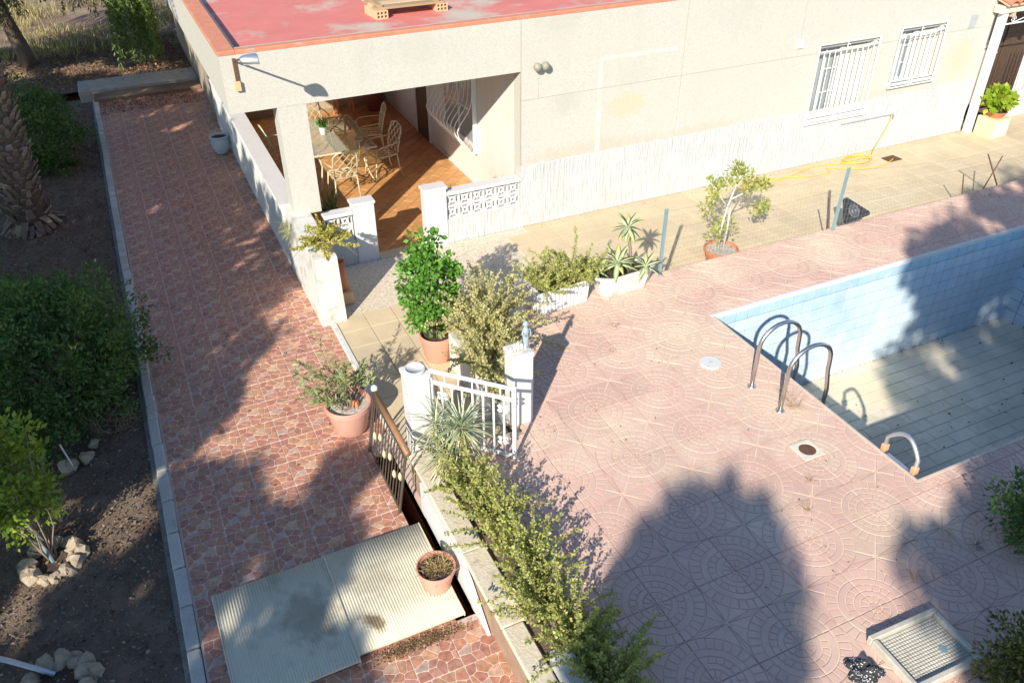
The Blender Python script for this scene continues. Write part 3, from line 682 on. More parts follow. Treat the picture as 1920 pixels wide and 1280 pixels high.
for k in range(4): MB().tube([(16.45+.11*k, 12.25, WZ-.1), (16.45+.11*k, 12.25, 1.75)], .012, 6).build('grille_bar', M['white_metal'], ed)
b = MB(); b.box(16.40, 16.85, 12.24, 12.26, .6, .64); b.box(16.40, 16.85, 12.24, 12.26, 1.72, 1.76); b.build('grille_frame', M['white_metal'], ed)
b = MB(); b.bbox(17.55, 22, 11.6, 11.75, WZ-.2, .15, .01); hpart(b, 'low_wall', M['white'])
for k in range(14): hpart(MB().tube([(17.6+.12*k, 11.68, .15), (17.6+.12*k, 11.68, 1.3)], .011, 6), 'railing_bar', M['white_metal'])
b = MB(); b.bbox(XE+.005, XE+.145, YF-.19, YF-.05, WZ-.15, 2.03, .01); hpart(b, 'entrance_post', M['white'])
b = MB(); b.bbox(XE-.12, 21, YF-.22, YF-.02, 2.031, 2.17, .01); hpart(b, 'entrance_beam', simple('cream_timber_paint', (.66,.6,.48), .7))
for k in range(6):
    b = MB(); b.box(XE+.25+.55*k, XE+.33+.55*k, YF-.20, 12.98, 1.93, 2.028); hpart(b, 'rafter', simple('rafter_wood_%d' % k, (.5,.42,.3), .7))
# iron scroll under the entrance beam
def spiral(cx, cz, r0, turns, y, sgn=1, n=26):
    return [(cx+sgn*r0*(1-.75*t/n)*math.cos(2*math.pi*turns*t/n), y, cz+r0*(1-.75*t/n)*math.sin(2*math.pi*turns*t/n)) for t in range(n+1)]
b = MB(); b.tube([(XE+.14, YF-.12, 1.78), (18.2, YF-.12, 1.78)], .016, 6); b.tube(spiral(XE+.42, 1.86, .07, 1.4, YF-.12), .009, 5); b.tube([(XE+.45, YF-.12, 1.8), (17.3, YF-.12, 2.0)], .01, 5); hpart(b, 'iron_scroll', M['white_metal'])
# clay tiles on the entrance roof
for k in range(12):
    pts = [(XE+.05+.22*k, YF-.34, 2.20), (XE+.05+.22*k, YF+.5, 2.42)]
    b = MB(); n = 8
    for p in pts:
        for q in range(n+1):
            a = math.pi*q/n; b.v.append((p[0]+.105*math.cos(a), p[1], p[2]+.07*math.sin(a)))
    b.f = [(q, q+1, n+2+q, n+1+q) for q in range(n)]; b.m = [0]*n
    o = hpart(b, 'roof_tile', M['tile_roof'], None, True); md = o.modifiers.new('thick', 'SOLIDIFY'); md.thickness = .014
b = MB(); b.add([(XE-.1,YF-.3,2.18),(21,YF-.3,2.18),(21,YF+.0,2.26),(XE-.1,YF+.0,2.26),(XE-.1,YF-.3,2.20),(21,YF-.3,2.20),(21,YF+.0,2.28),(XE-.1,YF+.0,2.28)], [(0,3,2,1),(4,5,6,7),(0,1,5,4),(1,2,6,5),(2,3,7,6),(3,0,4,7)]); hpart(b, 'roof_board', M['brick'])
# back steps at the end of the walkway
st = MB(); st.bbox(-.70, 1.74, 21.6, 22.1, -.6, -.33, .02); struct(st.build('garden_step', M['redsoil'], None))
st = MB(); st.bbox(-1.0, 1.74, 22.1, 23.0, -.6, -.25, .02); struct(st.build('garden_step', M['step_stone'], None))
# ------------------------------------------------------------------ things fixed to the house
# flood lamp on a bracket at the roof corner
fl = thing('floodlight', 'grey metal floodlight on a rusty bracket at the roof corner', 'lamp', (1.38, YF-.02, 2.6))
def tpart(b, name, mat, parent, origin, smooth=False):
    o = b.build(name, mat, parent, smooth); o.location = -Vector(origin) if parent.parent is None else (0,0,0); return o
FO = (1.38, YF-.02, 2.6)
b = MB(); b.bbox(1.33, 1.41, YF-.06, YF-.003, 2.52, 2.64, .004); tpart(b, 'junction_box', M['brick'], fl, FO)
tpart(MB().box(1.36, 1.40, YF-.03, YF-.003, 2.64, 2.93), 'wall_bracket', M['rust'], fl, FO)
tpart(MB().tube([(1.38, YF-.02, 2.9), (1.385, YF-.5, 3.04), (1.40, YF-.92, 3.16)], .014, 8), 'arm', M['rust'], fl, FO)
b = MB()
prof = [(.03,.0),(.07,.02),(.10,.06),(.115,.12),(.12,.17)]
for k, (rr_, h) in enumerate(prof):
    pass
n = 16; base = []
for k, (rr_, h) in enumerate([(.02,-.11),(.042,-.10),(.066,-.05),(.084,.05),(.09,.11),(.08,.125)]):
    for q in range(n):
        a = 2*math.pi*q/n; b.v.append((1.43+h*.9, YF-1.0+rr_*math.cos(a)*1.1, 3.15+max(-.02, rr_*math.sin(a))*1.0-h*.12))
b.f = [(k*n+q, k*n+(q+1) % n, (k+1)*n+(q+1) % n, (k+1)*n+q) for k in range(5) for q in range(n)] + [tuple(reversed(range(n))), tuple(range(5*n, 6*n))]; b.m = [0]*len(b.f)
smooth_by_angle(tpart(b, 'lamp_head', M['alu'], fl, FO))
tpart(MB().box(1.36, 1.51, YF-1.06, YF-.94, 3.118, 3.126), 'lens', M['grey'], fl, FO)
# twin globe wall lamp
gl = thing('wall_lamp', 'small twin spotlight with round heads on the cream wall', 'lamp', (5.83, YF, 2.25)); GO = (5.83, YF, 2.25)
tpart(MB().bbox(5.79, 5.87, YF-.03, YF-.003, 2.2, 2.3, .006), 'base', M['white'], gl, GO)
for x in (5.765, 5.90):
    b = MB(); b.lathe([(.001,-.066),(.03,-.060),(.052,-.04),(.064,-.012),(.066,.01),(.055,.04),(.032,.06),(.001,.066)], 14, (x, YF-.10, 2.275)); o = tpart(b, 'globe', simple('dull_grey_green_plastic_%d' % int(x*100), (.30,.29,.22), .5), gl, GO, True)
# things on the roof: boards on two hollow bricks
def hollow_brick(x, y, z, rz, lab, mat):
    L, Wd, Hh = .5, .19, .12; t = thing('hollow_brick', lab, 'brick', (x, y, z), rz, 'hollow bricks on the roof')
    # front face on -y with six holes made of a grid of webs
    b = MB(); xs = [0, .055, .11, .165]; zs = [0, .06, .115]; th = .016
    w_ = .19
    for k in range(4): b.box(k*(w_-th)/3, k*(w_-th)/3+th, 0, L, 0, Hh)
    for k in range(3):
        zz = k*(Hh-th)/2
        for q in range(3): b.box(q*(w_-th)/3+th, (q+1)*(w_-th)/3, 0.0005, L-.0005, zz+.0004, zz+th-.0004)
    b.box(.012, w_-.012, .06, L-.02, .01, Hh-.012)
    b.build('brick_body', mat, t); return t
hollow_brick(3.72, 12.72, 2.885, rad(4), 'tan hollow brick under the left end of the roof boards', M['brick'])
hollow_brick(4.72, 12.80, 2.885, rad(2), 'tan hollow brick under the right end of the roof boards', M['brick'])
bd = thing('wooden_pallet', 'flat wooden boards resting on hollow bricks on the red roof', 'pallet', (4.3, 13.2, 3.006))
for k in range(4): MB().bbox(-.56, .56, -.40+.22*k, -.40+.22*k+.19, 0 if k else .0, .03, .004).build('board', M['wood'] if k % 2 == 0 else M['brick'], bd)
MB().bbox(-.52, -.44, -.38, .46, .0305, .07, .004).build('batten', M['wood'], bd); MB().bbox(.40, .48, -.38, .46, .0305, .07, .004).build('batten', M['wood'], bd)
# ------------------------------------------------------------------ planting strip beside the stairwell
cw = MB(); cw.box(1.80, 1.98, 2.2, 6.45, -.64, -.02); cop_w = tag(cw.build('retaining_wall', simple('brown_wall_face', (.36,.24,.16), .9, var=.25)), 'low brown wall with crumbling cream coping along the stairwell', 'wall')
M['coping'] = simple('cream_coping', (.66,.58,.45), .9, var=.14, dirt=(.44,.35,.25), dirt_scale=6, dirt_lo=.52, dirt_hi=.72, bmp=.6, bdist=.012)
yy = 2.25
while yy < 6.4:
    l_ = rnd.uniform(.8, 1.5); MB().bbox(1.778+rnd.uniform(-.006,.006), 2.0+rnd.uniform(-.025,.035), yy, min(6.45, yy+l_)-.002, -.019, .014+rnd.uniform(-.006,.006), .014).build('coping_stone', M['coping'], cop_w); yy += l_
wp = MB(); P_ = [(6.02,-.44),(6.02,-.03),(4.95,-.01),(4.72,-.10),(4.28,-.44)]
n = len(P_); wp.add([(1.755,y,z) for y,z in P_]+[(1.785,y,z) for y,z in P_], [tuple(range(n)), tuple(reversed(range(n,2*n)))]+[(i,n+i,n+(i+1)%n,(i+1)%n) for i in range(n)])
tag(wp.build('stairwell_wall', M['white']), 'white rendered side panel of the stairwell next to the cream hatch', 'wall')
grid_sheet('planter_soil', M['soil'], 1.985, DL, 2.2, 6.32, -.04, 4, 40, .02, 9)
struct(MB().box(1.99, DL-.002, 2.2, 6.32, -.64, -.09).build('planter_base', M['concrete'], None))
# ------------------------------------------------------------------ corrugated hatches
def hatch(name, lab, x0, x1, y0, y1, z, ph, tilt, group):
    t = thing(name, lab, 'hatch', (x0, y0, z), 0, group); t.rotation_euler = tilt
    b = MB(); pitch = .026; n = int((x1-x0)/pitch)*4; Lx, Ly = x1-x0, y1-y0
    rows = [0, Ly*.33, Ly*.66, Ly]; vs_ = []
    for y in rows:
        for i in range(n+1):
            sag = -.006*math.sin(math.pi*y/Ly)
            vs_.append((Lx*i/n, y, .012+.0048*math.sin(2*math.pi*i/4+ph)+sag))
    b.add(vs_, [(r*(n+1)+i, r*(n+1)+i+1, (r+1)*(n+1)+i+1, (r+1)*(n+1)+i) for r in range(3) for i in range(n)])
    o = b.build('corrugated_sheet', M['hatch'], t, True)
    md = o.modifiers.new('thick', 'SOLIDIFY'); md.thickness = .008
    f = MB(); f.box(-.012, 0, 0, Ly, -.03, .02); f.box(Lx, Lx+.010, 0, Ly, -.03, .018); f.box(.0, Lx, .012, .03, -.03, .002); f.box(0, Lx, Ly-.03, Ly-.012, -.03, .002)
    f.build('hatch_frame', M['hatch'], t); return t
hatch('hatch_cover', 'ribbed cream hatch cover at the kerb side with a brown stain', -.40, .635, 4.50, 5.77, WZ+.035, 0, (0, 0, rad(.7)), 'ribbed hatch covers')
hatch('hatch_cover', 'ribbed cream hatch cover carrying the terracotta pot', .655, 1.64, 4.57, 5.79, WZ+.040, 1, (0, 0, rad(.3)), 'ribbed hatch covers')
# ------------------------------------------------------------------ stair railing
rl = thing('stair_railing', 'leaning dark iron railing with yellow collars and wooden handrail', 'railing', (1.53, 6.6, WZ))
def rp(y, z): return ((z)*.17, y-6.6, z)        # local; z above walkway, leaning to +x
b = MB(); b.tube([rp(6.08,.03), rp(7.14,.03)], .014, 6); b.build('bottom_rail', M['darkiron'], rl)
b = MB(); b.tube([rp(6.08,.72), rp(7.14,.72)], .014, 6); b.build('top_bar', M['darkiron'], rl)
b = MB(); p0, p1 = rp(6.02,.80), rp(7.12,.80); b.tube([p0, p1], .034, 8); b.build('handrail', M['handwood'], rl, True)
for y in (7.14, 6.08): MB().tube([rp(y,-.02), rp(y,.82)], .016, 6).build('post', M['darkiron'], rl)
b = MB(); q = rp(7.14,.84); b.lathe([(.004,-.05),(.034,-.03),(.04,.0),(.032,.03),(.004,.045)], 12, q); b.build('finial', M['white'], rl, True)
for k in range(12):
    y = 6.16+.084*k
    bar = MB().tube([rp(y,.03), rp(y,.72)], .0075, 6).build('baluster', M['darkiron'], rl)
    if k % 2 == 0:
        q = rp(y, .40 if k % 4 == 0 else .30); MB().lathe([(.004,-.06),(.018,-.035),(.024,0),(.018,.035),(.004,.06)], 8, q).build('collar', M['cream_metal'], bar, True)
# ------------------------------------------------------------------ gate pillars and gate
def pillar(lab, x0, x1, y0, y1, z0, z1):
    t = thing('gate_pillar', lab, 'pillar', ((x0+x1)/2, (y0+y1)/2, z0), 0, 'white gate pillars'); w_, d = (x1-x0)/2, (y1-y0)/2; h = z1-z0
    MB().bbox(-w_, w_, -d, d, 0, h-.05, .012).build('shaft', M['white'], t)
    MB().bbox(-w_-.012, w_+.012, -d-.012, d+.012, h-.049, h, .014).build('cap', M['oldwhite'], t); return t, h
t, h = pillar('white gate pillar with a worn flat top behind the spiky yucca', 1.87, 2.11, 6.50, 6.74, WZ, .93)
b = MB(); b.lathe([(.10,0),(.112,.012),(.11,.03),(.095,.035),(.09,.02)], 20, (0,0,h+.001)); b.build('worn_ring', M['oldwhite'], t, True)
t, h = pillar('white gate pillar topped by a crest and small blue-grey statue', 3.0, 3.24, 6.38, 6.62, -.02, .93)
b = MB(); n = 14
for k in range(5):
    a = -.09+.045*k; r_ = .05 if k in (0, 4) else .075 if k in (1, 3) else .10
    b.lathe([(.006,0),(.028,.012),(.026,r_*.6),(.014,r_),(.002,r_+.01)], 8, (-.02+a*.9, -.02, h+.001))
b.build('crest', M['oldwhite'], t, True)
stt = thing('garden_statue', 'small weathered blue-grey figure standing on the right gate pillar', 'statue', (3.20, 6.50, .911))
b = MB(); b.lathe([(.042,0),(.045,.02),(.034,.04),(.030,.10),(.036,.16),(.028,.20),(.040,.235),(.030,.262),(.016,.275),(.026,.295),(.031,.32),(.022,.345),(.004,.352)], 12, (0,0,0), .08, 4)
b.tube([(.03,0,.245),(.058,.012,.21),(.05,-.02,.165)], [.014,.013,.009], 6); b.tube([(-.03,0,.245),(-.05,-.02,.21),(-.02,-.045,.19)], [.014,.013,.009], 6)
b.build('figure', simple('blue_grey_statue', (.34,.42,.46), .8, var=.25, scale=15), stt, True)
ga = math.atan2(5.89-6.55, 2.78-2.125); gt = thing('garden_gate', 'open white iron garden gate with scroll flowers and peeling paint', 'gate', (2.125, 6.55, .0), ga)
GL = math.hypot(5.89-6.55, 2.78-2.125)
b = MB()
for x in (.012, GL): b.box(x-.019, x+.019, -.017, .017, .02, .95)
b.build('stile', M['white_metal'], gt)
for zz in (.93, .79, .04): MB().box(.026, GL-.014, -.012, .012, zz-.017, zz+.017).build('rail', M['white_metal'], gt)
for k in range(1, 8):
    x = .012+(GL-.012)*k/8; MB().tube([(x,0,.052),(x,0,.778)], .0125, 6).build('bar', M['white_metal'], gt)
for k in range(1, 6): MB().tube([(.012+(GL-.012)*k/6,0,.802),(.012+(GL-.012)*k/6,0,.918)], .009, 5).build('spindle', M['white_metal'], gt)
for x, z in ((.13,.63),(.13,.30),(.46,.48),(.80,.64),(.80,.22)):
    b = MB()
    for s_ in (-1, 1):
        for t_ in (-1, 1): b.tube([(px_, 0, z+t_*.028+(pz_-z)*.9) for px_, py_, pz_ in spiral(x+s_*.030, z, .026, 1.3, 0, s_, 14)], .0075, 4)
    b.build('scroll', M['white_metal'], gt)
# low wall and steps behind the gate
lw = MB(); lw.bbox(2.98, 3.14, 6.64, 8.3, WZ-.1, .08, .012); tag(lw.build('low_wall', M['oldwhite']), 'low cream wall running from the statue pillar behind the bushes', 'wall')
for k, (y0, y1, zz) in enumerate(((6.32, 6.62, -.14), (6.62, 6.92, -.27))):
    struct(MB().bbox(2.12, 2.975, y0+.002, y1, -.6, zz, .012).build('step', M['path'], None))
# ------------------------------------------------------------------ planters
def fluted_trough(lab, x, y, z, L, D, H, nf, rz):
    t = thing('planter', lab, 'planter', (x, y, z), rz)
    prof = []
    for side in range(4):
        pass
    b = MB(); pts = []
    m = nf*2
    def lerp(a, c, k): return (a[0]+(c[0]-a[0])*k, a[1]+(c[1]-a[1])*k)
    cs = [(-L/2,-D/2),(L/2,-D/2),(L/2,D/2),(-L/2,D/2)]; nrm = [(0,1),(-1,0),(0,-1),(1,0)]
    ring = []
    for s_ in range(4):
        a, c = cs[s_], cs[(s_+1) % 4]; k_ = m if s_ % 2 == 0 else max(4, int(m*D/L)//2*2)
        for i in range(k_):
            p = lerp(a, c, i/k_); d = .012 if i % 2 else 0; ring.append((p[0]+nrm[s_][0]*d, p[1]+nrm[s_][1]*d))
    n = len(ring); vs_ = []
    for zz, sc_ in ((0,.93),(H*.55,.97),(H*.93,1.0),(H*.94,1.03),(H,1.03),(H,.90),(H*.8,.88)):
        vs_ += [(px_*sc_, py_*(sc_ if sc_ > .92 else sc_-.06), zz) for px_, py_ in ring]
    b.add(vs_, [(r*n+i, r*n+(i+1) % n, (r+1)*n+(i+1) % n, (r+1)*n+i) for r in range(6) for i in range(n)])
    b.build('trough', M['white'], t)
    MB().box(-L*.45, L*.45, -D*.42, D*.42, H*.6, H*.82).build('soil', M['soilpot'], t); return t
fluted_trough('white fluted trough overflowing with jade bush beside the deck edge', 4.64, 8.43, 0, .80, .30, .33, 13, rad(4))
fluted_trough('white trough half hidden under the grey-green jade bush', 3.72, 8.30, 0, .58, .30, .30, 9, rad(20))
t = thing('planter', 'white eight-sided trough planted with agaves next to the fence post', 'planter', (5.66, 8.44, 0), rad(3))
b = MB(); oc = [(-.47,-.08),(-.32,-.18),(.32,-.18),(.47,-.08),(.47,.08),(.32,.18),(-.32,.18),(-.47,.08)]; n = 8; vs_ = []
for zz, sc_ in ((0,.84),(.24,.98),(.25,1.03),(.30,1.03),(.30,.93),(.22,.9)): vs_ += [(x*sc_, y*sc_, zz) for x, y in oc]
b.add(vs_, [(r*n+i, r*n+(i+1) % n, (r+1)*n+(i+1) % n, (r+1)*n+i) for r in range(5) for i in range(n)]); b.build('trough', M['oldwhite'], t)
MB().prism([(x*.9, y*.9) for x, y in oc], .2, .235).build('soil', M['soilpot'], t)
def pot(name, lab, cat, x, y, z, r0, r1, H, mat, soil='soilpot', group=None, n=28):
    t = thing(name, lab, cat, (x, y, z), 0, group)
    b = MB(); b.lathe([(r0*.96,0),(r0,.01),(r0+(r1-r0)*.82,H*.82),(r1*.97,H*.825),(r1,H*.84),(r1*1.01,H*.985),(r1*.98,H),(r1*.93,H*.995),(r1*.90,H*.86),(r1*.86,H*.84)], n)
    smooth_by_angle(b.build('pot_body', mat, t), 35)
    MB().lathe([(r1*.86,H*.80),(r1*.88,H*.855),(r1*.5,H*.875),(.01,H*.86)], n, wob=.03, seed=2).build('soil', M[soil], t); return t
pot('flower_pot', 'big terracotta pot of oleander on the red walkway', 'pot', 1.45, 7.60, WZ, .185, .27, .40, M['terracotta'], 'gravelpot')
pot('flower_pot', 'terracotta pot of dried stems on the ribbed hatch', 'pot', 1.53, 4.97, WZ+.062, .125, .185, .27, M['terracotta'])
pot('flower_pot', 'terracotta pot of the glossy green tree by the path', 'pot', 2.90, 8.50, WZ, .17, .235, .40, M['terracotta'])
pot('flower_pot', 'red clay pot of the thin whitewashed tree behind the fence', 'pot', 7.80, 8.98, WZ, .20, .27, .26, M['clay'], 'gravelpot')
t = thing('urn', 'cream footed urn of trailing succulents on the white wall end', 'urn', (1.95, 10.10, .60))
smooth_by_angle(MB().lathe([(.075,0),(.08,.012),(.05,.035),(.045,.05),(.085,.09),(.115,.14),(.125,.19),(.14,.21),(.14,.225),(.12,.225),(.11,.20)], 22).build('urn_body', simple('ochre_cream_clay', (.62,.48,.24), .8, var=.2, scale=12), t), 40)
MB().lathe([(.11,.19),(.112,.205),(.01,.212)], 16).build('soil', M['soilpot'], t)
t = thing('flower_pot', 'pale blue glazed pot on the shaded walkway beside the house', 'pot', (1.50, 17.1, WZ)); t.scale = (1.12, 1.12, 1.45)
smooth_by_angle(MB().lathe([(.10,0),(.14,.05),(.165,.13),(.16,.20),(.15,.215),(.17,.225),(.172,.25),(.15,.252),(.14,.22)], 22).build('pot_body', M['blueceramic'], t), 40)
MB().lathe([(.13,.2),(.145,.222),(.01,.23)], 16).build('soil', M['soilpot'], t)
# red clay pipe and cream block behind the wing wall
t = thing('clay_pipe', 'short orange clay pipe standing behind the white wall end', 'pipe', (2.16, 10.42, WZ))
b = MB(); b.lathe([(.07,.30),(.07,.0),(.085,.0),(.085,.46),(.07,.46),(.07,.32)], 16, (0,0,.20)); b.build('pipe', M['clay'], t, True); MB().bbox(-.12,.12,-.13,.13,0,.20,.01).build('support_block', M['brick'], t)
# ------------------------------------------------------------------ fence
fe = thing('wire_fence', 'fine wire mesh fence on blue-grey posts along the deck edge', 'fence', (6.31, 8.50, 0)); FY = 8.50
def fpart(b, name, mat): o = b.build(name, mat, fe); o.location = (-6.31, -8.50, 0); return o
for x, ln in ((6.31, .02), (9.55, .10)):
    b = MB(); p0, p1 = Vector((x, FY-.03, -.12)), Vector((x+ln*.4, FY-.03, 1.04))
    for (dx0, dx1, dy0, dy1) in ((-.022,.022,-.003,.003),(-.022,-.016,.003,.03),(.016,.022,.003,.03)):
        b.add([(p.x+dx, p.y+dy, p.z) for p in (p0, p1) for dx, dy in ((dx0,dy0),(dx1,dy0),(dx1,dy1),(dx0,dy1))], [(0,3,2,1),(4,5,6,7),(0,1,5,4),(1,2,6,5),(2,3,7,6),(3,0,4,7)])
    fpart(b, 'post', M['bluesteel'])
b = MB(); X0, X1 = 6.31, 16.5
def fsag(x): return -.05*abs(math.sin((x-6.31)*.97)) - (0 if x < 9.55 else .30*min(1, (x-9.55)/3))
for k in range(11):
    zz = .04+.095*k; pts = [(X0+(X1-X0)*i/24, FY-.002+rnd.uniform(-.004,.004), max(.01, zz*(1+fsag(X0+(X1-X0)*i/24)*.9))) for i in range(25)]
    b.tube(pts, (.0014 if k < 10 else .0022), 3, False)
x = X0
while x < X1:
    b.tube([(x, FY+.001, .02), (x+rnd.uniform(-.005,.005), FY+.001, .99*(1+fsag(x)*.9))], .0011, 3, False); x += .075
fpart(b, 'wire_mesh', M['wire'])
def rod(lab, p0, p1, r_=.012, group='rusty iron rods by the fence'):
    t = thing('iron_rod', lab, 'rod', p0, 0, group); MB().tube([(0,0,-.03), tuple(Vector(p1)-Vector(p0))], r_, 6).build('rod', M['rust'], t)
rod('upright rusty iron rod just before the leaning blue-grey post', (9.57, 8.60, -.05), (9.46, 8.62, .51))
rod('short upright rusty rod between the black base and the crossed rods', (12.62, 8.64, -.05), (12.49, 8.64, .32), .011)
rod('rusty rod leaning to the right, one of the crossed pair', (13.12, 8.64, -.05), (13.38, 8.66, .49), .012)
rod('rusty rod leaning to the left, one of the crossed pair', (13.52, 8.67, -.05), (13.01, 8.68, .58), .012)
# black plastic parasol base leaning by the post
t = thing('parasol_base', 'black triangular plastic base with round socket leaning beside the fence post', 'parasol base', (10.15, 8.60, .0), rad(6))
t.rotation_euler = (rad(52), 0, rad(6))
tri = []
for (cx, cy), a0 in (((-.23,.05),180),((.25,.05),270),((-.10,.34),50)):
    for k in range(5): a = rad(a0-10+k*27); tri.append((cx+.05*math.cos(a), cy+.05*math.sin(a)))
MB().prism(tri, 0, .05).build('base_plate', M['black'], t)
MB().lathe([(.115,.05),(.12,.056),(.115,.07),(.09,.072),(.085,.06),(.05,.06),(.05,.075),(.03,.075),(.03,.055)], 22, (-.04,.15,0)).build('socket', simple('worn_black_plastic', (.10,.105,.11), .5), t, True)
# ------------------------------------------------------------------ yellow hose, tap pipe and drain
t = thing('garden_hose', 'yellow garden hose coiled along the foot of the white plinth', 'hose', (12.0, 11.2, WZ)); ho = Vector((12.0, 11.2, WZ))
b = MB(); pts = [Vector((13.69, 11.38, .30)), Vector((13.66,11.33,.22)), Vector((13.45, 11.30, -.1)), Vector((13.2,11.22,-.36))]
hz = WZ+.014
for k in range(40):
    a = 2*math.pi*k/13; pts.append(Vector((12.75+(.40-.003*k)*math.cos(a)+.02*math.sin(3.1*k), 11.13+(.16+.0015*k)*math.sin(a), hz+.012*(k/13)+.004)))
for k in range(30):
    u = k/29; pts.append(Vector((12.3-2.35*u, 11.15+.10*math.sin(u*7)+.0*u, hz+.03*math.sin(u*math.pi)*0)))
for k in range(30):
    u = k/29; pts.append(Vector((9.9+2.0*u, 10.98+.16*math.sin(u*5.2)+.08*u, hz+.004)))
for k in range(20):
    u = k/19; pts.append(Vector((11.9+1.6*u, 11.14-.55*math.sin(u*2.6)*.8, hz+.006)))
sm = []
for i in range(len(pts)-1):
    for q in range(2): sm.append(pts[i].lerp(pts[i+1], q/2))
for _ in range(2): sm = [sm[0]]+[(sm[i-1]+sm[i]*2+sm[i+1])/4 for i in range(1, len(sm)-1)]+[sm[-1]]
b.tube([tuple(p-ho) for p in sm], .010, 6); b.build('hose', M['yellow'], t, True)
t = thing('water_pipe', 'thin pipe with a tap running along the white plinth', 'pipe', (13.1, YF-.04, .30))
MB().tube([(-.70,0,0),(.58,0,.0)], .010, 6).build('pipe', M['alu'], t); b = MB(); b.tube([(.58,0,0),(.60,-.05,.01),(.60,-.09,-.03)], .012, 6); b.lathe([(.004,0),(.022,.004),(.022,.012),(.004,.016)], 8, (.60,-.05,.02)); b.build('tap', M['chrome'], t)
t = thing('drain_grate', 'small rusty drain grate in the cream path below the tap', 'grate', (13.45, 10.92, WZ+.002), rad(3))
MB().box(-.17,.17,-.12,.12,-.01,.003).build('grate_frame', M['rust'], t)
for k in range(6): MB().box(-.15,.15,-.10+.036*k,-.085+.036*k,.0031,.009).build('grate_bar', M['rust'], t)
# planter box with leafy plant at the entrance is built with the plants
# ------------------------------------------------------------------ pool fittings
t = thing('pool_ladder', 'stainless steel pool ladder with twin curved handrails', 'ladder', (5.83, 5.56, 0))
for y in (.25, -.25):
    pts = [(0,y,0)]
    for k in range(13):
        a = math.pi*k/12; pts.append((.0+.30*(1-math.cos(a))/1.0*.98, y, .56+.26*math.sin(a)))
    pts += [(.60,y,.38),(.66,y,.10),(.66,y,-1.0)]
    MB().tube(pts, .025, 10).build('handrail', M['chrome'], t, True)
    MB().lathe([(.05,0),(.05,.012),(.03,.02),(.024,.03)], 16, (0,y,.002)).build('floor_flange', M['chrome'], t, True)
for k in range(4): MB().bbox(.62,.70,-.24,.24,-.30-.25*k,-.275-.25*k,.004).build('tread', M['chrome'], t)
t = thing('pool_steps', 'grey aluminium ladder top with orange clamps hanging in the near pool corner', 'ladder', (6.43, 4.14, -.30))
pts = [(0,.20,-1.0),(0,.20,.46)]+[(.02*math.sin(math.pi*k/8), .20-.40*k/8 , .46+.15*math.sin(math.pi*k/8)) for k in range(1,8)]+[(0,-.20,.46),(0,-.20,-1.0)]
MB().tube(pts, .024, 8).build('rail', M['alu'], t, True)
for y in (.20,-.20): MB().bbox(-.035,.035,y-.03,y+.03,.28,.36,.008).build('clamp', M['orange'], t)
for k in range(4): MB().bbox(-.04,.06,-.17,.17,.20-.27*k,.235-.27*k,.006).build('tread', M['alu'], t)
t = thing('skimmer_lid', 'round white skimmer lid set in the pink deck', 'lid', (5.68, 6.41, .0))
MB().lathe([(.135,-.01),(.135,.006),(.118,.007),(.115,.004),(.112,.008),(.01,.009)], 28).build('lid', M['white'], t); MB().box(-.03,.03,-.008,.008,.0085,.011).build('finger_grip', M['grey'], t)
t = thing('floor_drain', 'cream square drain frame with its round lid missing', 'drain', (5.66, 4.67, 0), rad(0))
b = MB(); n = 24; R_ = .092; sq = []
for k in range(n):
    a = 2*math.pi*k/n+math.pi/4; c, s_ = math.cos(a), math.sin(a); m_ = .128/max(abs(c), abs(s_)); sq.append((m_*c, m_*s_))
ci = [(R_*math.cos(2*math.pi*k/n+math.pi/4), R_*math.sin(2*math.pi*k/n+math.pi/4)) for k in range(n)]
b.add([(x,y,.010) for x,y in sq]+[(x,y,.010) for x,y in ci]+[(x,y,.004) for x,y in ci]+[(x*1.0,y,-.01) for x,y in sq], [(k,(k+1)%n,n+(k+1)%n,n+k) for k in range(n)]+[(n+k,n+(k+1)%n,2*n+(k+1)%n,2*n+k) for k in range(n)]+[(3*n+k,3*n+(k+1)%n,(k+1)%n,k) for k in range(n)])
b.build('frame', simple('cream_plastic', (.70,.65,.52), .6), t)
b = MB(); b.add([(x,y,.0045) for x,y in ci]+[(x*.9+.01,y*.9+.01,.0052) for x,y in ci], [tuple(range(n))]); b.build('dark_opening_disc', M['rust'], t)  # flat disc, the shade of a deep hole put into its colour
# old shower tray and patterned cloth
t = thing('shower_tray', 'old cream shower tray with studded base lying on the deck', 'tray', (4.82, 2.34, .004), rad(-2))
b = MB(); a_, d_ = .36, .27
b.bbox(-a_,a_,d_-.05,d_,0,.075,.008); b.bbox(-a_,a_,-d_,-d_+.05,0,.075,.008); b.bbox(-a_,-a_+.05,-d_+.05,d_-.05,0,.074,.008); b.bbox(a_-.05,a_,-d_+.05,d_-.05,0,.074,.008); b.build('rim', simple('dull_tray_rim', (.52,.48,.40), .7, var=.2, scale=8), t)
MB().box(-a_+.05,a_-.05,-d_+.05,d_-.05,.004,.03).build('base', simple('dark_tray_enamel', (.40,.37,.30), .7, var=.25, scale=8), t)  # base coloured darker than the studs, for contrast
b = MB()
for i in range(22):
    for j in range(15):
        x = -a_+.07+i*(2*a_-.14)/21; y = -d_+.07+j*(2*d_-.14)/14; b.add([(x-.009,y-.009,.03),(x+.009,y-.009,.03),(x+.009,y+.009,.03),(x-.009,y+.009,.03),(x-.006,y-.006,.036),(x+.006,y-.006,.036),(x+.006,y+.006,.036),(x-.006,y+.006,.036)], [(4,5,6,7),(0,1,5,4),(1,2,6,5),(2,3,7,6),(3,0,4,7)])
tag(b.build('studs', simple('pale_tray_studs', (.55,.52,.45), .7, var=.25, scale=8), t), kind='stuff')  # studs coloured paler than the base so that they show
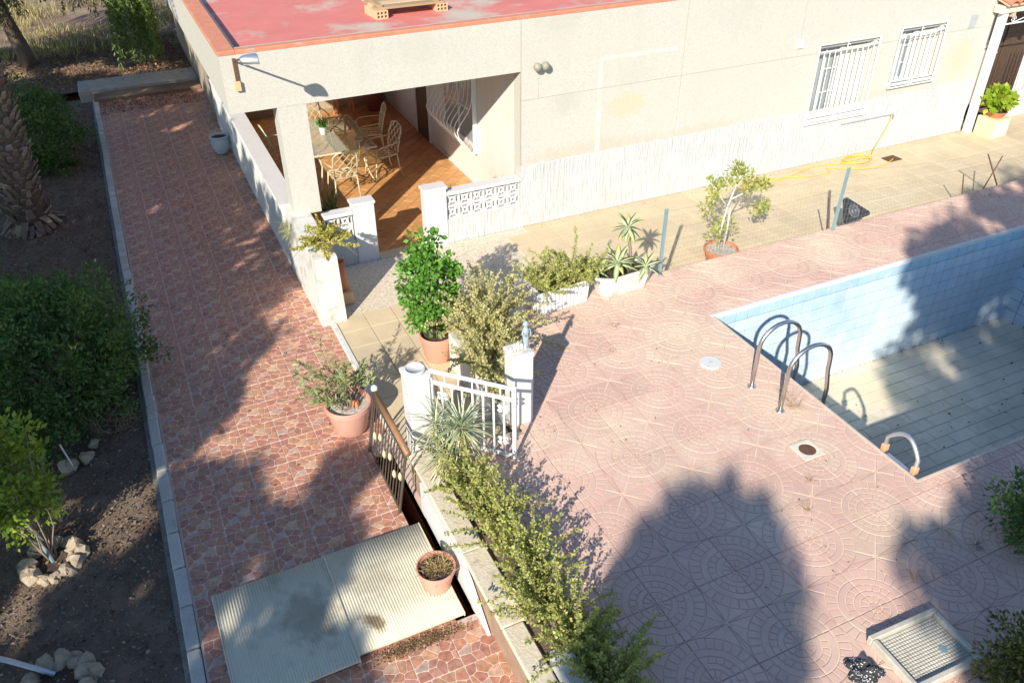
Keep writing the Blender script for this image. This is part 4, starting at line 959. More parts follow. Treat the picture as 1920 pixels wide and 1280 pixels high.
MB().lathe([(.035,.03),(.035,.037),(.01,.036)], 14, (.14,-.06,0)).build('plughole', M['bluesteel'], t)
m, nt, p = newmat('black_white_patterned_fabric'); v = pos(nt); vo = N(nt, 'ShaderNodeTexVoronoi'); vo.inputs['Scale'].default_value = 60; nt.links.new(v, vo.inputs['Vector'])
nt.links.new(ramp(nt, vo.outputs['Distance'], [(.22,(.70,.69,.68)),(.36,(.03,.03,.035))]), p.inputs['Base Color']); p.inputs['Roughness'].default_value = .9
b = MB(); nn = 22; rs = np.random.RandomState(4); ph = rs.rand(8)*6.28; vs_ = []
for j in range(nn+1):
    for i in range(nn+1):
        u, w_ = i/nn*2-1, j/nn*2-1; e = max(0, 1-(u*u+w_*w_)**1.5)
        z = .004+.06*e*(.6+.4*math.sin(5*u+ph[0]+2*w_))*(.7+.3*math.sin(9*w_+ph[1]-3*u))
        k_ = 1-.25*(abs(u)*abs(w_)); ed = 1+.16*math.sin(3*math.atan2(w_, u)+1)+.10*math.sin(5*math.atan2(w_, u)); vs_.append((u*.15*k_*ed, w_*.115*k_*ed, .004+(z-.004)*1.6))
b.add(vs_, [(j*(nn+1)+i, j*(nn+1)+i+1, (j+1)*(nn+1)+i+1, (j+1)*(nn+1)+i) for j in range(nn) for i in range(nn)])
o = b.build('patterned_cloth', m, None, True, (4.24, 2.42, .004), (0,0,rad(-40))); tag(o, 'crumpled black and white patterned cloth left beside the shower tray', 'cloth')
# ------------------------------------------------------------------ porch furniture
PFZ = WZ+.013
t = thing('dining_table', 'glass-topped cream metal dining table on the porch', 'table', (3.35, 15.15, PFZ), rad(0)); TH = .72
MB().bbox(-.58,.58,-.93,.93,TH,TH+.01,.003).build('glass_top', M['tableglass'], t)
b = MB(); b.tube([(-.58,-.93,TH-.012),(.58,-.93,TH-.012),(.58,.93,TH-.012),(-.58,.93,TH-.012),(-.58,-.93,TH-.012)], .016, 6); b.build('rim', M['cream_metal'], t)
for sx in (-1,1):
    for sy in (-1,1): MB().tube([(sx*.48,sy*.80,TH-.02),(sx*.40,sy*.66,TH*.55),(sx*.46,sy*.74,TH*.2),(sx*.52,sy*.84,0)], .018, 7).build('leg', M['cream_metal'], t, True)
def lattice(b, w0, h0, f, nx, ny, r_):
    for i in range(nx+1):
        for j in range(ny):
            u0 = -1+2*i/nx
            pts = [f(u0+(1/nx)*math.sin(2*math.pi*(j+q/5)/2+(math.pi if i % 2 else 0))*.9, (j+q/5)/ny) for q in range(6)]
            b.tube(pts, r_, 4, False)
def make_chair(lab, x, y, rz):
    t = thing('garden_chair', lab, 'chair', (x, y, PFZ), rz, 'cream lattice chairs around the glass table')
    C_ = M['cream_metal']
    seat = lambda u, w_: (u*.21*(1-.08*w_), -.20+.42*w_, .43-.012*math.sin(math.pi*w_))
    back = lambda u, w_: (u*(.20+.02*math.sin(math.pi*w_)), .22+.02+.13*w_**1.4, .46+.50*w_-(.03*u*u if w_ > .9 else 0))
    b = MB(); lattice(b, 0, 0, seat, 7, 5, .0075); b.build('seat', C_, t)
    b = MB(); b.tube([seat(u, w_) for u, w_ in ((-1,0),(1,0),(1,1),(-1,1),(-1,0))], .012, 6); b.build('seat_frame', C_, t)
    b = MB(); lattice(b, 0, 0, back, 6, 6, .0068); b.build('backrest', C_, t)
    b = MB(); b.tube([back(-1,0),back(-1,.5),back(-1,.85),back(-.75,1.0),back(0,1.04),back(.75,1.0),back(1,.85),back(1,.5),back(1,0)], .013, 6); b.build('back_frame', C_, t, True)
    for s_ in (-1,1):
        MB().tube([(s_*.21,-.20,.43),(s_*.23,-.23,.2),(s_*.24,-.26,0)], .013, 6).build('leg', C_, t, True)
        MB().tube([(s_*.20,.23,.45),(s_*.21,.25,.2),(s_*.22,.30,0)], .013, 6).build('leg', C_, t, True)
        MB().tube([back(s_,.42),(s_*.26,.1,.66),(s_*.27,-.12,.645),(s_*.26,-.2,.60),(s_*.22,-.19,.44)], .011, 6).build('armrest', C_, t, True)
    return t
make_chair('cream lattice chair with its back to the garden, at the near table end', 3.18, 13.95, rad(180))
make_chair('cream lattice chair on the house side, nearer the garden', 4.10, 14.55, rad(-82))
make_chair('cream lattice chair on the house side, further inside the porch', 4.22, 15.75, rad(-100))
make_chair('cream lattice chair at the far end of the glass table', 3.35, 16.6, rad(4))
make_chair('cream lattice chair on the side facing the walkway parapet', 2.48, 15.5, rad(93))
t = thing('flower_pot', 'small white pot of green grass plant on the glass table', 'pot', (3.20, 15.2, PFZ+TH+.0105)); smooth_by_angle(MB().lathe([(.05,0),(.055,.01),(.075,.14),(.078,.15),(.068,.15),(.064,.12)], 16).build('pot_body', M['white'], t), 40)
t = thing('ashtray', 'round glass dish on the near corner of the porch table', 'dish', (3.72, 14.62, PFZ+TH+.0105)); MB().lathe([(.07,0),(.09,.03),(.082,.032),(.06,.012),(.01,.01)], 18).build('dish', M['cream_metal'], t, True)
t = thing('wooden_stool', 'dark wooden stand in the shaded back of the porch', 'stool', (4.35, 18.1, PFZ))
MB().bbox(-.2,.2,-.2,.2,.55,.6,.01).build('seat', M['clay'], t)
for sx in (-1,1):
    for sy in (-1,1): MB().tube([(sx*.16,sy*.16,.55),(sx*.19,sy*.19,0)], .022, 6).build('leg', M['clay'], t)
pot('flower_pot', 'dark red pot in the far corner of the porch', 'pot', 5.1, 18.2, PFZ, .17, .22, .4, simple('dark_red_plastic', (.20,.05,.04), .5))
t = thing('cushion', 'pale cushion lying on the chair at the far table end', 'cushion', (3.9, 17.35, PFZ+.0)); 
b = MB(); b.bbox(-.28,.28,-.25,.25,.0,.11,.04); o = b.build('cushion_body', simple('tan_fabric', (.55,.40,.24), .9), t, True)
o = None
# ------------------------------------------------------------------ plants
def nrm(a): return a/np.maximum(np.linalg.norm(a, axis=1, keepdims=True), 1e-9)
def leaves(name, parent, C, A, L, Wd, cols, mat, rs, fold=.15, curl=.0):
    """C: leaf base points, A: leaf directions (unit), L: lengths, Wd: half widths, cols: Nx3. Each leaf is a pointed four-sided blade folded along its middle."""
    n = len(C); R = rs.normal(size=(n, 3)); Sd = nrm(np.cross(A, R)); Nn = np.cross(Sd, A)
    L = L[:, None]; Wd = Wd[:, None]
    V = np.empty((n, 4, 3)); V[:, 0] = C; V[:, 1] = C+A*L*.45+Sd*Wd+Nn*L*fold*.3; V[:, 2] = C+A*L-Nn*L*curl; V[:, 3] = C+A*L*.45-Sd*Wd+Nn*L*fold*.3
    me = bpy.data.meshes.new(name); me.vertices.add(4*n); me.vertices.foreach_set('co', V.ravel())
    me.loops.add(4*n); me.loops.foreach_set('vertex_index', np.arange(4*n)); me.polygons.add(n); me.polygons.foreach_set('loop_start', np.arange(n)*4); me.polygons.foreach_set('loop_total', np.full(n, 4))
    me.materials.append(mat); me.update(calc_edges=True)
    cc = np.ones((n, 4, 4), np.float32); cc[:, :, :3] = cols[:, None, :]; set_cols(me, cc)
    return link(name, me, parent)
def palette(n, cs, rs, jitter=.18):
    cs = np.array(cs); k = rs.randint(0, len(cs), n); u = rs.rand(n, 1)
    c = cs[k]*(1-u*.5)+cs[(k+1) % len(cs)]*u*.5
    return np.clip(c*(1+rs.uniform(-jitter, jitter, (n, 1)))*(1+rs.uniform(-.06, .06, (n, 3))), 0, 1)
def clump_points(centers, radii, per, rs, flat=1.0):
    out = []; d = []
    for c, r in zip(centers, radii):
        k = max(3, int(per*rs.uniform(.7, 1.3))); q = nrm(rs.normal(size=(k, 3)))*(rs.rand(k, 1)**.45)*r; q[:, 2] *= flat
        out.append(c+q); d.append(q)
    return np.concatenate(out), np.concatenate(d)
def bush(name, lab, cat, base, crown, n_cl, per, leaf, cols, seed, group=None, crad=.16, up=.35, stems=14, mat='leaf', aspect=.28, stem_mat='stem', stem_r=.012, hollow=.35, trunk_name='stem', crown_name='foliage', flatten=1.0, jitter=.18, shape=None):
    """base: world point; crown: (cx,cy,cz, rx,ry,rz) world ellipsoid; clumps of leaves gathered in its outer part, each on its own twig"""
    rs = np.random.RandomState(seed); t = thing(name, lab, cat, base, 0, group); B = np.array(base)
    c = np.array(crown[:3])-B; r = np.array(crown[3:])
    q = nrm(rs.normal(size=(n_cl, 3)))*(hollow+(1-hollow)*rs.rand(n_cl, 1)**.7)*(1+rs.uniform(-.24, .26, (n_cl, 1)))
    cent = c+q*r
    if shape is not None: cent = np.array([p for p in cent if shape(p+B)])
    cent[:, 2] = np.maximum(cent[:, 2], .04)
    P, D = clump_points(cent, rs.uniform(.6, 1.35, len(cent))*crad, per, rs, .85)
    A = nrm(nrm(D)*.8+nrm(rs.normal(size=P.shape))*.8+np.array([0, 0, up])+nrm(P-c)*.25)
    L = leaf*rs.uniform(.65, 1.25, len(P))
    leaves(crown_name, t, P, A, L, L*aspect, palette(len(P), cols, rs, jitter), M[mat], rs)
    b = MB(); tips = cent[rs.permutation(len(cent))[:stems]]
    for k, tip in enumerate(tips):
        m_ = tip*.5+np.array([rs.uniform(-.06, .06), rs.uniform(-.06, .06), .1*r[2]]); s0 = np.array([rs.uniform(-.05, .05)*r[0]*2, rs.uniform(-.05, .05)*r[1]*2, -.03])
        b.tube([tuple(s0), tuple(s0*.5+m_*.5+rs.normal(size=3)*.02), tuple(m_), tuple(tip)], [stem_r, stem_r*.85, stem_r*.6, stem_r*.25], 5)
    b.build(trunk_name, M[stem_mat], t, True)
    return t
def shoots(name, lab, cat, base, roots, n_st, length, leaf, cols, seed, spread=.9, up=.7, bend=.5, gap=.024, mat='leaf', aspect=.36, group=None, stem_mat='stem', stem_r=.005, per_node=3, extra=(), target=None):
    """shrub made of many arching shoots, each set with small leaves along its whole length"""
    rs = np.random.RandomState(seed); t = thing(name, lab, cat, base, 0, group); B = np.array(base); b = MB(); P = []; A = []; LL = []
    specs = []
    for k in range(n_st):
        rt = np.array(roots[rs.randint(len(roots))])-B+np.append(rs.uniform(-.06, .06, 2), 0)
        a = rs.uniform(0, 2*math.pi); d = np.array([math.cos(a)*spread*rs.rand(), math.sin(a)*spread*rs.rand(), up*rs.uniform(.5, 1.2)])
        specs.append((rt, d, length*rs.uniform(.45, 1.15)))
    for rt, d, l_ in extra: specs.append((np.array(rt)-B, np.array(d), l_))
    for rt, d, l_ in specs:
        d = d/np.linalg.norm(d); p = rt.copy(); pts = [p.copy()]; nseg = max(4, int(l_/.05)); tw = rs.normal(size=3)*.25
        for s_ in range(nseg):
            d = d+tw*.12+rs.normal(size=3)*.10+np.array([0, 0, -bend*.06*(s_/nseg)]); d = d/np.linalg.norm(d); p = p+d*l_/nseg; pts.append(p.copy())
            m_ = int(l_/nseg/gap)+1
            for q in range(m_):
                if s_ < nseg*.12: continue
                c_ = p-d*(l_/nseg)*q/m_
                for _ in range(per_node):
                    rr_ = rs.normal(size=3); rr_ -= d*rr_.dot(d)*.6; rr_ /= np.linalg.norm(rr_); P.append(c_+rr_*.004); A.append(rr_+d*.5); LL.append(leaf*rs.uniform(.6, 1.2))
        b.tube([tuple(x) for x in pts], [stem_r*(1-.75*i/len(pts)) for i in range(len(pts))], 4, False)
    P = np.array(P); A = nrm(np.array(A)); LL = np.array(LL); P[:, 2] = np.maximum(P[:, 2], .01)
    leaves('foliage', t, P, A, LL, LL*aspect, palette(len(P), cols, rs), M[mat], rs); b.build('stem', M[stem_mat], t, True); return t
def blade(L, W, arch, thick, n=7, tip=1.0, channel=.25, wide=.45):
    """one long pointed leaf along +x from the origin, arching down; returned as verts, faces"""
    vs_ = []; F = []
    for i in range(n+1):
        u = i/n; w_ = W*(max(0.02, (1-((u-wide)/(1-wide))**2)) if u > wide else .45+.55*math.sin(u/wide*math.pi/2)); x = L*u; z = arch*L*u*u
        vs_ += [(x, -w_, z+channel*w_), (x, 0, z), (x, w_, z+channel*w_), (x, 0, z-thick*(1-u*.8))]
    for i in range(n):
        a = 4*i; F += [(a,a+4,a+5,a+1),(a+1,a+5,a+6,a+2),(a+3,a+7,a+4,a),(a+2,a+6,a+7,a+3)]
    return vs_, F
def blade_mesh(name, L, W, arch, thick, col0, col1, mat, **k):
    vs_, F = blade(L, W, arch, thick, **k); b = MB(); b.add(vs_, F); me = b.mesh(name, mat, True)
    cols = []
    for v in vs_:
        u = min(1, max(0, v[0]/L)); cols.append(tuple(col0[i]*(1-u)+col1[i]*u for i in range(3))+(1,))
    set_cols(me, cols); return me
JADE = [(.42,.45,.11), (.48,.48,.13), (.34,.39,.11), (.51,.47,.18), (.30,.34,.12)]
JADE2 = [(.52,.50,.24), (.57,.54,.27), (.44,.44,.18), (.49,.43,.26), (.60,.55,.22)]
GLOSS = [(.10,.27,.035), (.15,.35,.045), (.08,.20,.03), (.22,.42,.07)]
# --- the strip by the stairwell
def jade_root(pts): return pts
shoots('jade_bush', 'olive jade bush right behind the yucca at the gate end of the strip', 'bush', (2.15,5.35,-.03), [(2.08,5.75,0),(2.18,5.45,0),(2.22,5.1,0),(2.12,5.25,0)], 120, .60, .032, JADE, 31, spread=.62, up=.85, group='jade bushes along the stairwell strip')
shoots('jade_bush', 'olive jade bush leaning over the deck in the middle of the strip', 'bush', (2.2,4.65,-.03), [(2.15,4.85,0),(2.28,4.6,0),(2.25,4.35,0)], 105, .58, .032, JADE, 32, spread=.75, up=.75, group='jade bushes along the stairwell strip')
shoots('jade_bush', 'yellow-green jade bush beside the white pot near the strip end', 'bush', (2.2,3.85,-.03), [(2.12,4.05,0),(2.22,3.85,0),(2.28,3.6,0)], 105, .56, .032, JADE, 33, spread=.8, up=.7, group='jade bushes along the stairwell strip')
shoots('jade_bush', 'jade bush at the near end of the strip over the white box', 'bush', (2.35,3.3,-.03), [(2.25,3.45,0),(2.4,3.25,0),(2.2,3.1,0)], 95, .56, .032, [(.34,.38,.10),(.40,.42,.12),(.27,.32,.10)], 34, spread=.9, up=.6, group='jade bushes along the stairwell strip')
t = thing('broken_pot', 'white rounded pot half hidden between the jade bushes', 'pot', (1.98+.12, 4.28, -.02)); smooth_by_angle(MB().lathe([(.08,0),(.11,.05),(.13,.12),(.125,.16),(.11,.16),(.10,.12)], 16).build('pot_body', M['oldwhite'], t), 40)
t = thing('white_box', 'white plastic box under the nearest jade bush', 'box', (2.08, 3.38, .0)); MB().bbox(-.09,.09,-.2,.2,0,.16,.012).build('box_body', M['white'], t)
# yuccas: thin stiff blades
def yucca(lab, x, y, z, h, n, L, seed, dry):
    rs = np.random.RandomState(seed); t = thing('yucca', lab, 'yucca', (x, y, z), 0, 'yuccas by the gate')
    MB().tube([(0,0,-.05),(.01,.0,h*.5),(0,0,h)], [.035,.03,.022], 8).build('stem', M['stem'], t, True)
    b = MB(); cols = []
    for k in range(n):
        a = k*2.39996+rs.uniform(-.2,.2); u = k/n; el = rad(78-u*120+rs.uniform(-10,10)); dd = u > .62 and dry
        l_ = L*rs.uniform(.75,1.1)*(1 if not dd else .95); vs_, F = blade(l_, .0085, -.35-.75*u, .002, 6, channel=.35, wide=.25)
        m_ = Matrix.Translation((0,0,h-.10*u)) @ Matrix.Rotation(a, 4, 'Z') @ Matrix.Rotation(-el, 4, 'Y')
        b.add([tuple(m_ @ Vector(v)) for v in vs_], F); c = (.76,.67,.43) if dd else (.64,.61,.34) if u > .45 else (.54,.60,.38)
        c = jit(c, .15); cols += [c]*len(vs_)
    me = b.mesh('foliage', M['succulent'], True); set_cols(me, cols); link('foliage', me, t)
yucca('spiky yucca with a skirt of dry straw leaves in front of the gate', 2.28, 6.12, .0, .46, 150, .40, 41, True)
yucca('lower spiky yucca in front of the left gate pillar', 2.08, 6.05, .0, .24, 110, .38, 42, True)
yucca('small thin yucca between the pillar and the dry yucca', 2.06, 6.28, .0, .46, 40, .34, 43, False)
# --- bushes by the gate and planters
shoots('jade_bush', 'tall grey-green jade bush behind the statue pillar', 'bush', (3.40,7.85,0), [(3.30,7.6,0),(3.42,7.85,0),(3.52,8.15,0),(3.3,8.1,0)], 210, .98, .034, JADE2, 51, spread=.62, up=.95, bend=.9)
shoots('jade_bush', 'lower jade bush spilling over the low wall beside the statue pillar', 'bush', (3.05,7.15,.05), [(3.02,7.45,.08),(3.06,7.1,.08),(3.0,6.85,.08)], 110, .50, .034, JADE2, 52, spread=.7, up=.8, bend=1.0)
shoots('jade_bush', 'yellow-green jade bush with one tall shoot in the fluted trough', 'bush', (4.64,8.43,.27), [(4.38,8.43,.27),(4.6,8.43,.27),(4.85,8.45,.27),(5.0,8.45,.27)], 140, .52, .034, JADE, 53, spread=.75, up=.65, bend=1.0,
       extra=[((4.72,8.45,.27), (.05,.02,1), .98), ((4.74,8.44,.27), (.12,.0,1), .85), ((4.70,8.46,.27), (-.04,.05,1), .72), ((4.70,8.46,.27), (-.14,.05,1), .6)])
bush('potted_tree', 'glossy green leafy shrub in a terracotta pot beside the path', 'shrub', (2.90,8.50,WZ+.32), (2.85,8.5,.74, .38,.38,.62), 58, 85, .062, GLOSS, 54, crad=.125, up=.05, aspect=.33, stem_r=.014, stems=30, hollow=.5)
# agaves in the eight-sided trough
AG0, AG1 = (.56,.63,.50), (.44,.54,.18)
agm = [blade_mesh('agave_leaf', .30, .036, -.18, .012, AG0, AG1, M['succulent']), blade_mesh('agave_leaf', .26, .040, -.38, .012, (.54,.61,.44), (.56,.58,.13), M['succulent'])]
def agave(lab, x, y, z, n, scale, seed, stem=0, lean=(0,0), lo=-15):
    rs = np.random.RandomState(seed); t = thing('agave', lab, 'agave', (x, y, z), 0, 'agaves in the trough')
    if stem: MB().tube([(0,0,-.06),(lean[0]*.25,lean[1]*.3,stem*.4),(lean[0],lean[1],stem)], [.028,.022,.02], 8).build('stem', M['stem'], t, True)
    for k in range(n):
        a = k*2.39996+rs.uniform(-.15,.15); u = k/(n-1); el = rad(72+(lo-72)*u+rs.uniform(-7,7))
        o = link('leaf', agm[k % 2], t, (lean[0], lean[1], stem+.01)); o.rotation_euler = (rs.uniform(-.1,.1), -el, a); s_ = scale*rs.uniform(.85,1.1); o.scale = (s_, s_, s_)
agave('big pale agave rosette in the middle of the white trough', 5.55, 8.42, .30, 22, 1.0, 61, .10)
agave('yellow-green agave rosette spilling over the trough front by the post', 5.93, 8.33, .27, 15, .85, 62, .06, (.0,-.04), -35)
agave('agave raised on a bare bent stem above the trough', 5.80, 8.46, .22, 24, .82, 63, .66, (-.09,.02), -60)
agave('small agave at the jade bush end of the trough', 5.24, 8.46, .28, 13, .75, 64, .06)
# oleander
rs = np.random.RandomState(70); t = thing('oleander', 'sparse oleander with narrow grey-green leaves in the big pot', 'shrub', (1.45,7.60,-.08)); P = []; A = []; L = []; b = MB()
for k in range(34):
    a = rs.uniform(0, 6.28); tip = np.array([-.22+.36*math.cos(a)*rs.rand()**.5, .02+.30*math.sin(a)*rs.rand()**.5, rs.uniform(.22,.86)])
    if k % 5 == 0: tip = np.array([.25+rs.uniform(-.08,.1), rs.uniform(0,.2), rs.uniform(.25,.5)])
    s0 = np.array([rs.uniform(-.10,.10), rs.uniform(-.1,.1), 0]); mid = s0*.5+tip*.5+np.array([rs.uniform(-.04,.04),0,.06]); pts = [s0, s0*.6+mid*.4, mid, mid*.4+tip*.6, tip]
    b.tube([tuple(q) for q in pts], [.007,.006,.005,.004,.002], 4, False)
    for q in range(26):
        u = rs.uniform(.45, 1.0); c_ = mid+(tip-mid)*(u-.5)*2 if u > .5 else mid; d = nrm((tip-mid)[None])[0]; r_ = rs.normal(size=3); P.append(c_); A.append(r_*.7+d*.9); L.append(rs.uniform(.06,.12))
P = np.array(P); A = nrm(np.array(A)); L = np.array(L); leaves('foliage', t, P, A, L, L*.11, palette(len(P), [(.27,.34,.15),(.33,.39,.19),(.38,.39,.17)], rs), M['leaf'], rs); b.build('stem', M['stem'], t)
t = thing('plant_stub', 'reddish cut stump among pale stones in the oleander pot', 'stump', (1.53,7.56,-.06)); MB().lathe([(.05,0),(.055,.03),(.04,.07),(.03,.075)], 9, wob=.2, seed=3).build('stump', M['clay'], t)
# dried stems pot
rs = np.random.RandomState(71); t = thing('dried_plant', 'dry straw-coloured stems in the pot on the hatch', 'plant', (1.53,4.97,-.12)); n = 420
C = np.c_[rs.normal(0,.065,n), rs.normal(0,.065,n), rs.uniform(-.02,.05,n)]; A = nrm(np.c_[rs.normal(0,.8,n), rs.normal(0,.8,n), rs.uniform(.1,1,n)]); L = rs.uniform(.05,.14,n)
leaves('foliage', t, C, A, L, np.full(n,.0028), palette(n, [(.46,.34,.16),(.36,.24,.10),(.52,.42,.24)], rs), M['drygrass'], rs)
# thin whitewashed tree behind the fence
rs = np.random.RandomState(72); t = thing('young_tree', 'thin young tree with whitewashed twin stems behind the fence', 'tree', (7.80,8.98,WZ+.2)); b = MB()
b.tube([(-.05,0,0),(-.07,.0,.35),(0,.0,.75),(.10,.02,1.0)], [.02,.018,.015,.012], 7); b.tube([(.06,.02,0),(.08,.02,.4),(.08,.02,.72)], [.018,.017,.015], 7); b.tube([(.10,.02,1.0),(.22,.05,1.2)], [.012,.006], 6); b.tube([(0,0,.75),(-.15,.03,.95)], [.012,.006], 6); b.tube([(.05,.02,.85),(.5,.05,.95),(.75,.06,.9)], [.012,.008,.004], 6); b.build('trunk', M['whitestem'], t, True)
cen = np.array([(-.28,0,.95),(-.22,.1,1.12),(-.35,.05,.75),(.12,.05,1.32),(.25,.1,1.22),(.0,.05,1.15),(.45,.1,1.08),(.62,.05,1.0),(.75,.1,.92),(.35,0,1.0),(-.10,.05,.42),(.12,.05,.38),(-.18,0,.3),(.72,.0,.62),(.66,.05,.55)]); P, D = clump_points(cen, rs.uniform(.09,.16,len(cen)), 70, rs)
A = nrm(D+rs.normal(size=P.shape)*.1+np.array([0,0,.05])); L = rs.uniform(.05,.09,len(P)); leaves('crown', t, P, A, L, L*.26, palette(len(P), [(.37,.40,.10),(.29,.37,.09),(.46,.43,.14)], rs), M['leaf'], rs)
# trailing succulent in the urn
rs = np.random.RandomState(73); ex = [((1.95+.1*math.cos(a), 10.1+.1*math.sin(a), .80), (math.cos(a)*.9, math.sin(a)*.6-.2, .35), rs.uniform(.16,.32)) for a in np.linspace(0, 6.2, 26)]
ex += [((1.88,10.05,.80), (-.9,-.25,.0), .45), ((1.9,10.0,.80), (-.3,-.8,.1), .5), ((2.02,10.0,.8), (.5,-.7,.1), .45), ((1.92,10.1,.82), (-.02,0,1), .42)]
shoots('trailing_succulent', 'yellow-green trailing succulent spilling out of the cream urn', 'plant', (1.95,10.10,.80), [(1.95,10.1,.8)], 26, .22, .042, [(.46,.48,.08),(.52,.44,.10),(.28,.38,.09),(.48,.32,.10)], 74, up=.8, bend=5.0, gap=.018, extra=ex, stem_r=.006)
rs = np.random.RandomState(75); t = thing('dry_grass_tuft', 'dry straw grass hanging over the parapet left of the urn', 'grass', (1.66,11.2,.42)); n = 110; C = np.c_[rs.uniform(-.03,.06,n), rs.uniform(-.25,.25,n), rs.uniform(0,.2,n)]; A = nrm(np.c_[rs.normal(-.5,.3,n), rs.normal(0,.4,n), rs.normal(-.7,.5,n)]); L = rs.uniform(.1,.26,n); leaves('foliage', t, C, A, L, np.full(n,.0035), palette(n, [(.44,.40,.20),(.38,.38,.18)], rs), M['drygrass'], rs)
# porch plants
def tuft(lab, base, n, L0, L1, sp, cols, seed, w_=.008, name='spider_plant', cat='plant'):
    rs = np.random.RandomState(seed); t = thing(name, lab, cat, base); a = rs.uniform(0,6.28,n); C = np.c_[rs.normal(0,.03,n), rs.normal(0,.03,n), np.zeros(n)]
    A = nrm(np.c_[np.cos(a)*sp*rs.rand(n), np.sin(a)*sp*rs.rand(n), rs.uniform(.6,1,n)]); L = rs.uniform(L0,L1,n); leaves('foliage', t, C, A, L, np.full(n,w_), palette(n, cols, rs), M['leaf'], rs, curl=.25); return t
tuft('bright green grassy plant in the white pot on the glass table', (3.20,15.2,PFZ+TH+.14), 90, .14, .28, 1.1, [(.12,.33,.04),(.18,.40,.07)], 81)
tuft('tall dark upright leaves just inside the porch behind the column', (2.48,12.1,PFZ+.25), 70, .5, 1.0, .22, [(.07,.14,.04),(.12,.18,.05),(.30,.27,.10)], 82, .016, 'snake_plant')
pot('flower_pot', 'pot of tall upright leaves just inside the porch behind the column', 'pot', 2.48, 12.1, PFZ, .13, .17, .28, M['terracotta'])
tuft('thin pale blades poking above the pierced wall beside its pier', (4.50,11.78,PFZ+.62), 26, .12, .34, .5, [(.30,.33,.12),(.22,.26,.10)], 83, .006, 'potted_grass')
tuft('short green blades poking above the pierced wall near the house wall', (5.25,11.78,PFZ+.66), 22, .12, .26, .35, [(.25,.33,.10),(.3,.33,.16)], 84, .008, 'potted_grass')
for x, lab in ((4.50, 'narrow pot behind the pierced wall pier'), (5.25, 'narrow pot behind the pierced wall next to the house')): pot('flower_pot', lab, 'pot', x, 11.80, PFZ, .08, .10, .62, M['clay'])
# entrance planter box with big-leaved plant
t = thing('planter_box', 'cream cube planter with a red pot at the entrance post', 'planter', (16.32,11.02,WZ-.03), rad(2)); MB().bbox(-.24,.24,-.22,.22,0,.42,.015).build('box_body', simple('cream_fluted_stone', (.66,.56,.34), .8, var=.12), t)
for k in range(7): MB().box(-.21+.06*k, -.18+.06*k, -.232, -.2201, .05, .38).build('flute', M['oldwhite'], t)
pot('flower_pot', 'low red bowl on the cream planter box at the entrance', 'pot', 16.32, 11.02, WZ+.391, .15, .21, .12, M['clay'])
bush('leafy_plant', 'bright yellow-green leafy plant in the red bowl at the entrance', 'plant', (16.32,11.02,WZ+.50), (16.32,11.02,.36, .30,.26,.22), 26, 16, .16, [(.30,.42,.03),(.20,.36,.03),(.42,.44,.06)], 85, crad=.10, up=.5, aspect=.40, stems=10, hollow=.3)
# weeds between deck tiles
def weed(lab, x, y, z, n, L0, L1, cols, seed, sp=1.4):
    rs = np.random.RandomState(seed); t = thing('weed', lab, 'weed', (x, y, z), 0, 'weeds in the deck joints'); a = rs.uniform(0,6.28,n); C = np.c_[rs.normal(0,.02,n), rs.normal(0,.02,n), np.zeros(n)]
    A = nrm(np.c_[np.cos(a)*sp*rs.rand(n), np.sin(a)*sp*rs.rand(n), rs.uniform(.15,.8,n)]); L = rs.uniform(L0,L1,n); leaves('foliage', t, C, A, L, np.full(n,.0016), palette(n, cols, rs), M['drygrass'], rs)
DRY = [(.46,.30,.16),(.36,.24,.12),(.50,.38,.20)]; GRN = [(.16,.20,.06),(.26,.24,.10)]
for lab, x, y, n, a0, a1, c in (('thin dry weed rising beside the steel ladder foot', 6.02,5.30,60,.08,.42,DRY), ('small green weed on the deck near the fluted trough', 5.05,7.62,26,.04,.10,GRN), ('tiny dry weed on the deck right of the statue shadow', 4.72,7.12,16,.03,.09,DRY),
    ('dry weed patch in a joint right of the cypress shadow', 5.06,4.00,45,.04,.12,DRY), ('dry weed in the joint nearer the square drain', 5.35,4.30,40,.04,.10,DRY), ('dry weed in the joint above the shower tray', 5.35,2.95,50,.04,.13,DRY), ('long straw weed lying at the edge of the right shade', 5.98,3.15,30,.08,.26,DRY), ('weedy grass clump in the shaded deck on the right', 6.15,2.95,50,.06,.14,[(.10,.12,.05),(.2,.17,.09)])):
    weed(lab, x, y, .0, n, a0, a1, c, int(x*1000+y*10))
rs = np.random.RandomState(88); n = 1500; C = np.c_[rs.normal(1.15,.22,n), rs.normal(4.50,.035,n), np.full(n,WZ-.012)]; A = nrm(np.c_[rs.normal(0,1,n), rs.normal(0,1,n), rs.uniform(0,.25,n)]); L = rs.uniform(.01,.03,n)
tag(leaves('dry_leaf_litter', None, C, A, L, L*.25, palette(n, [(.26,.17,.09),(.18,.12,.07),(.36,.25,.13)], rs), M['drygrass'], rs), kind='stuff')
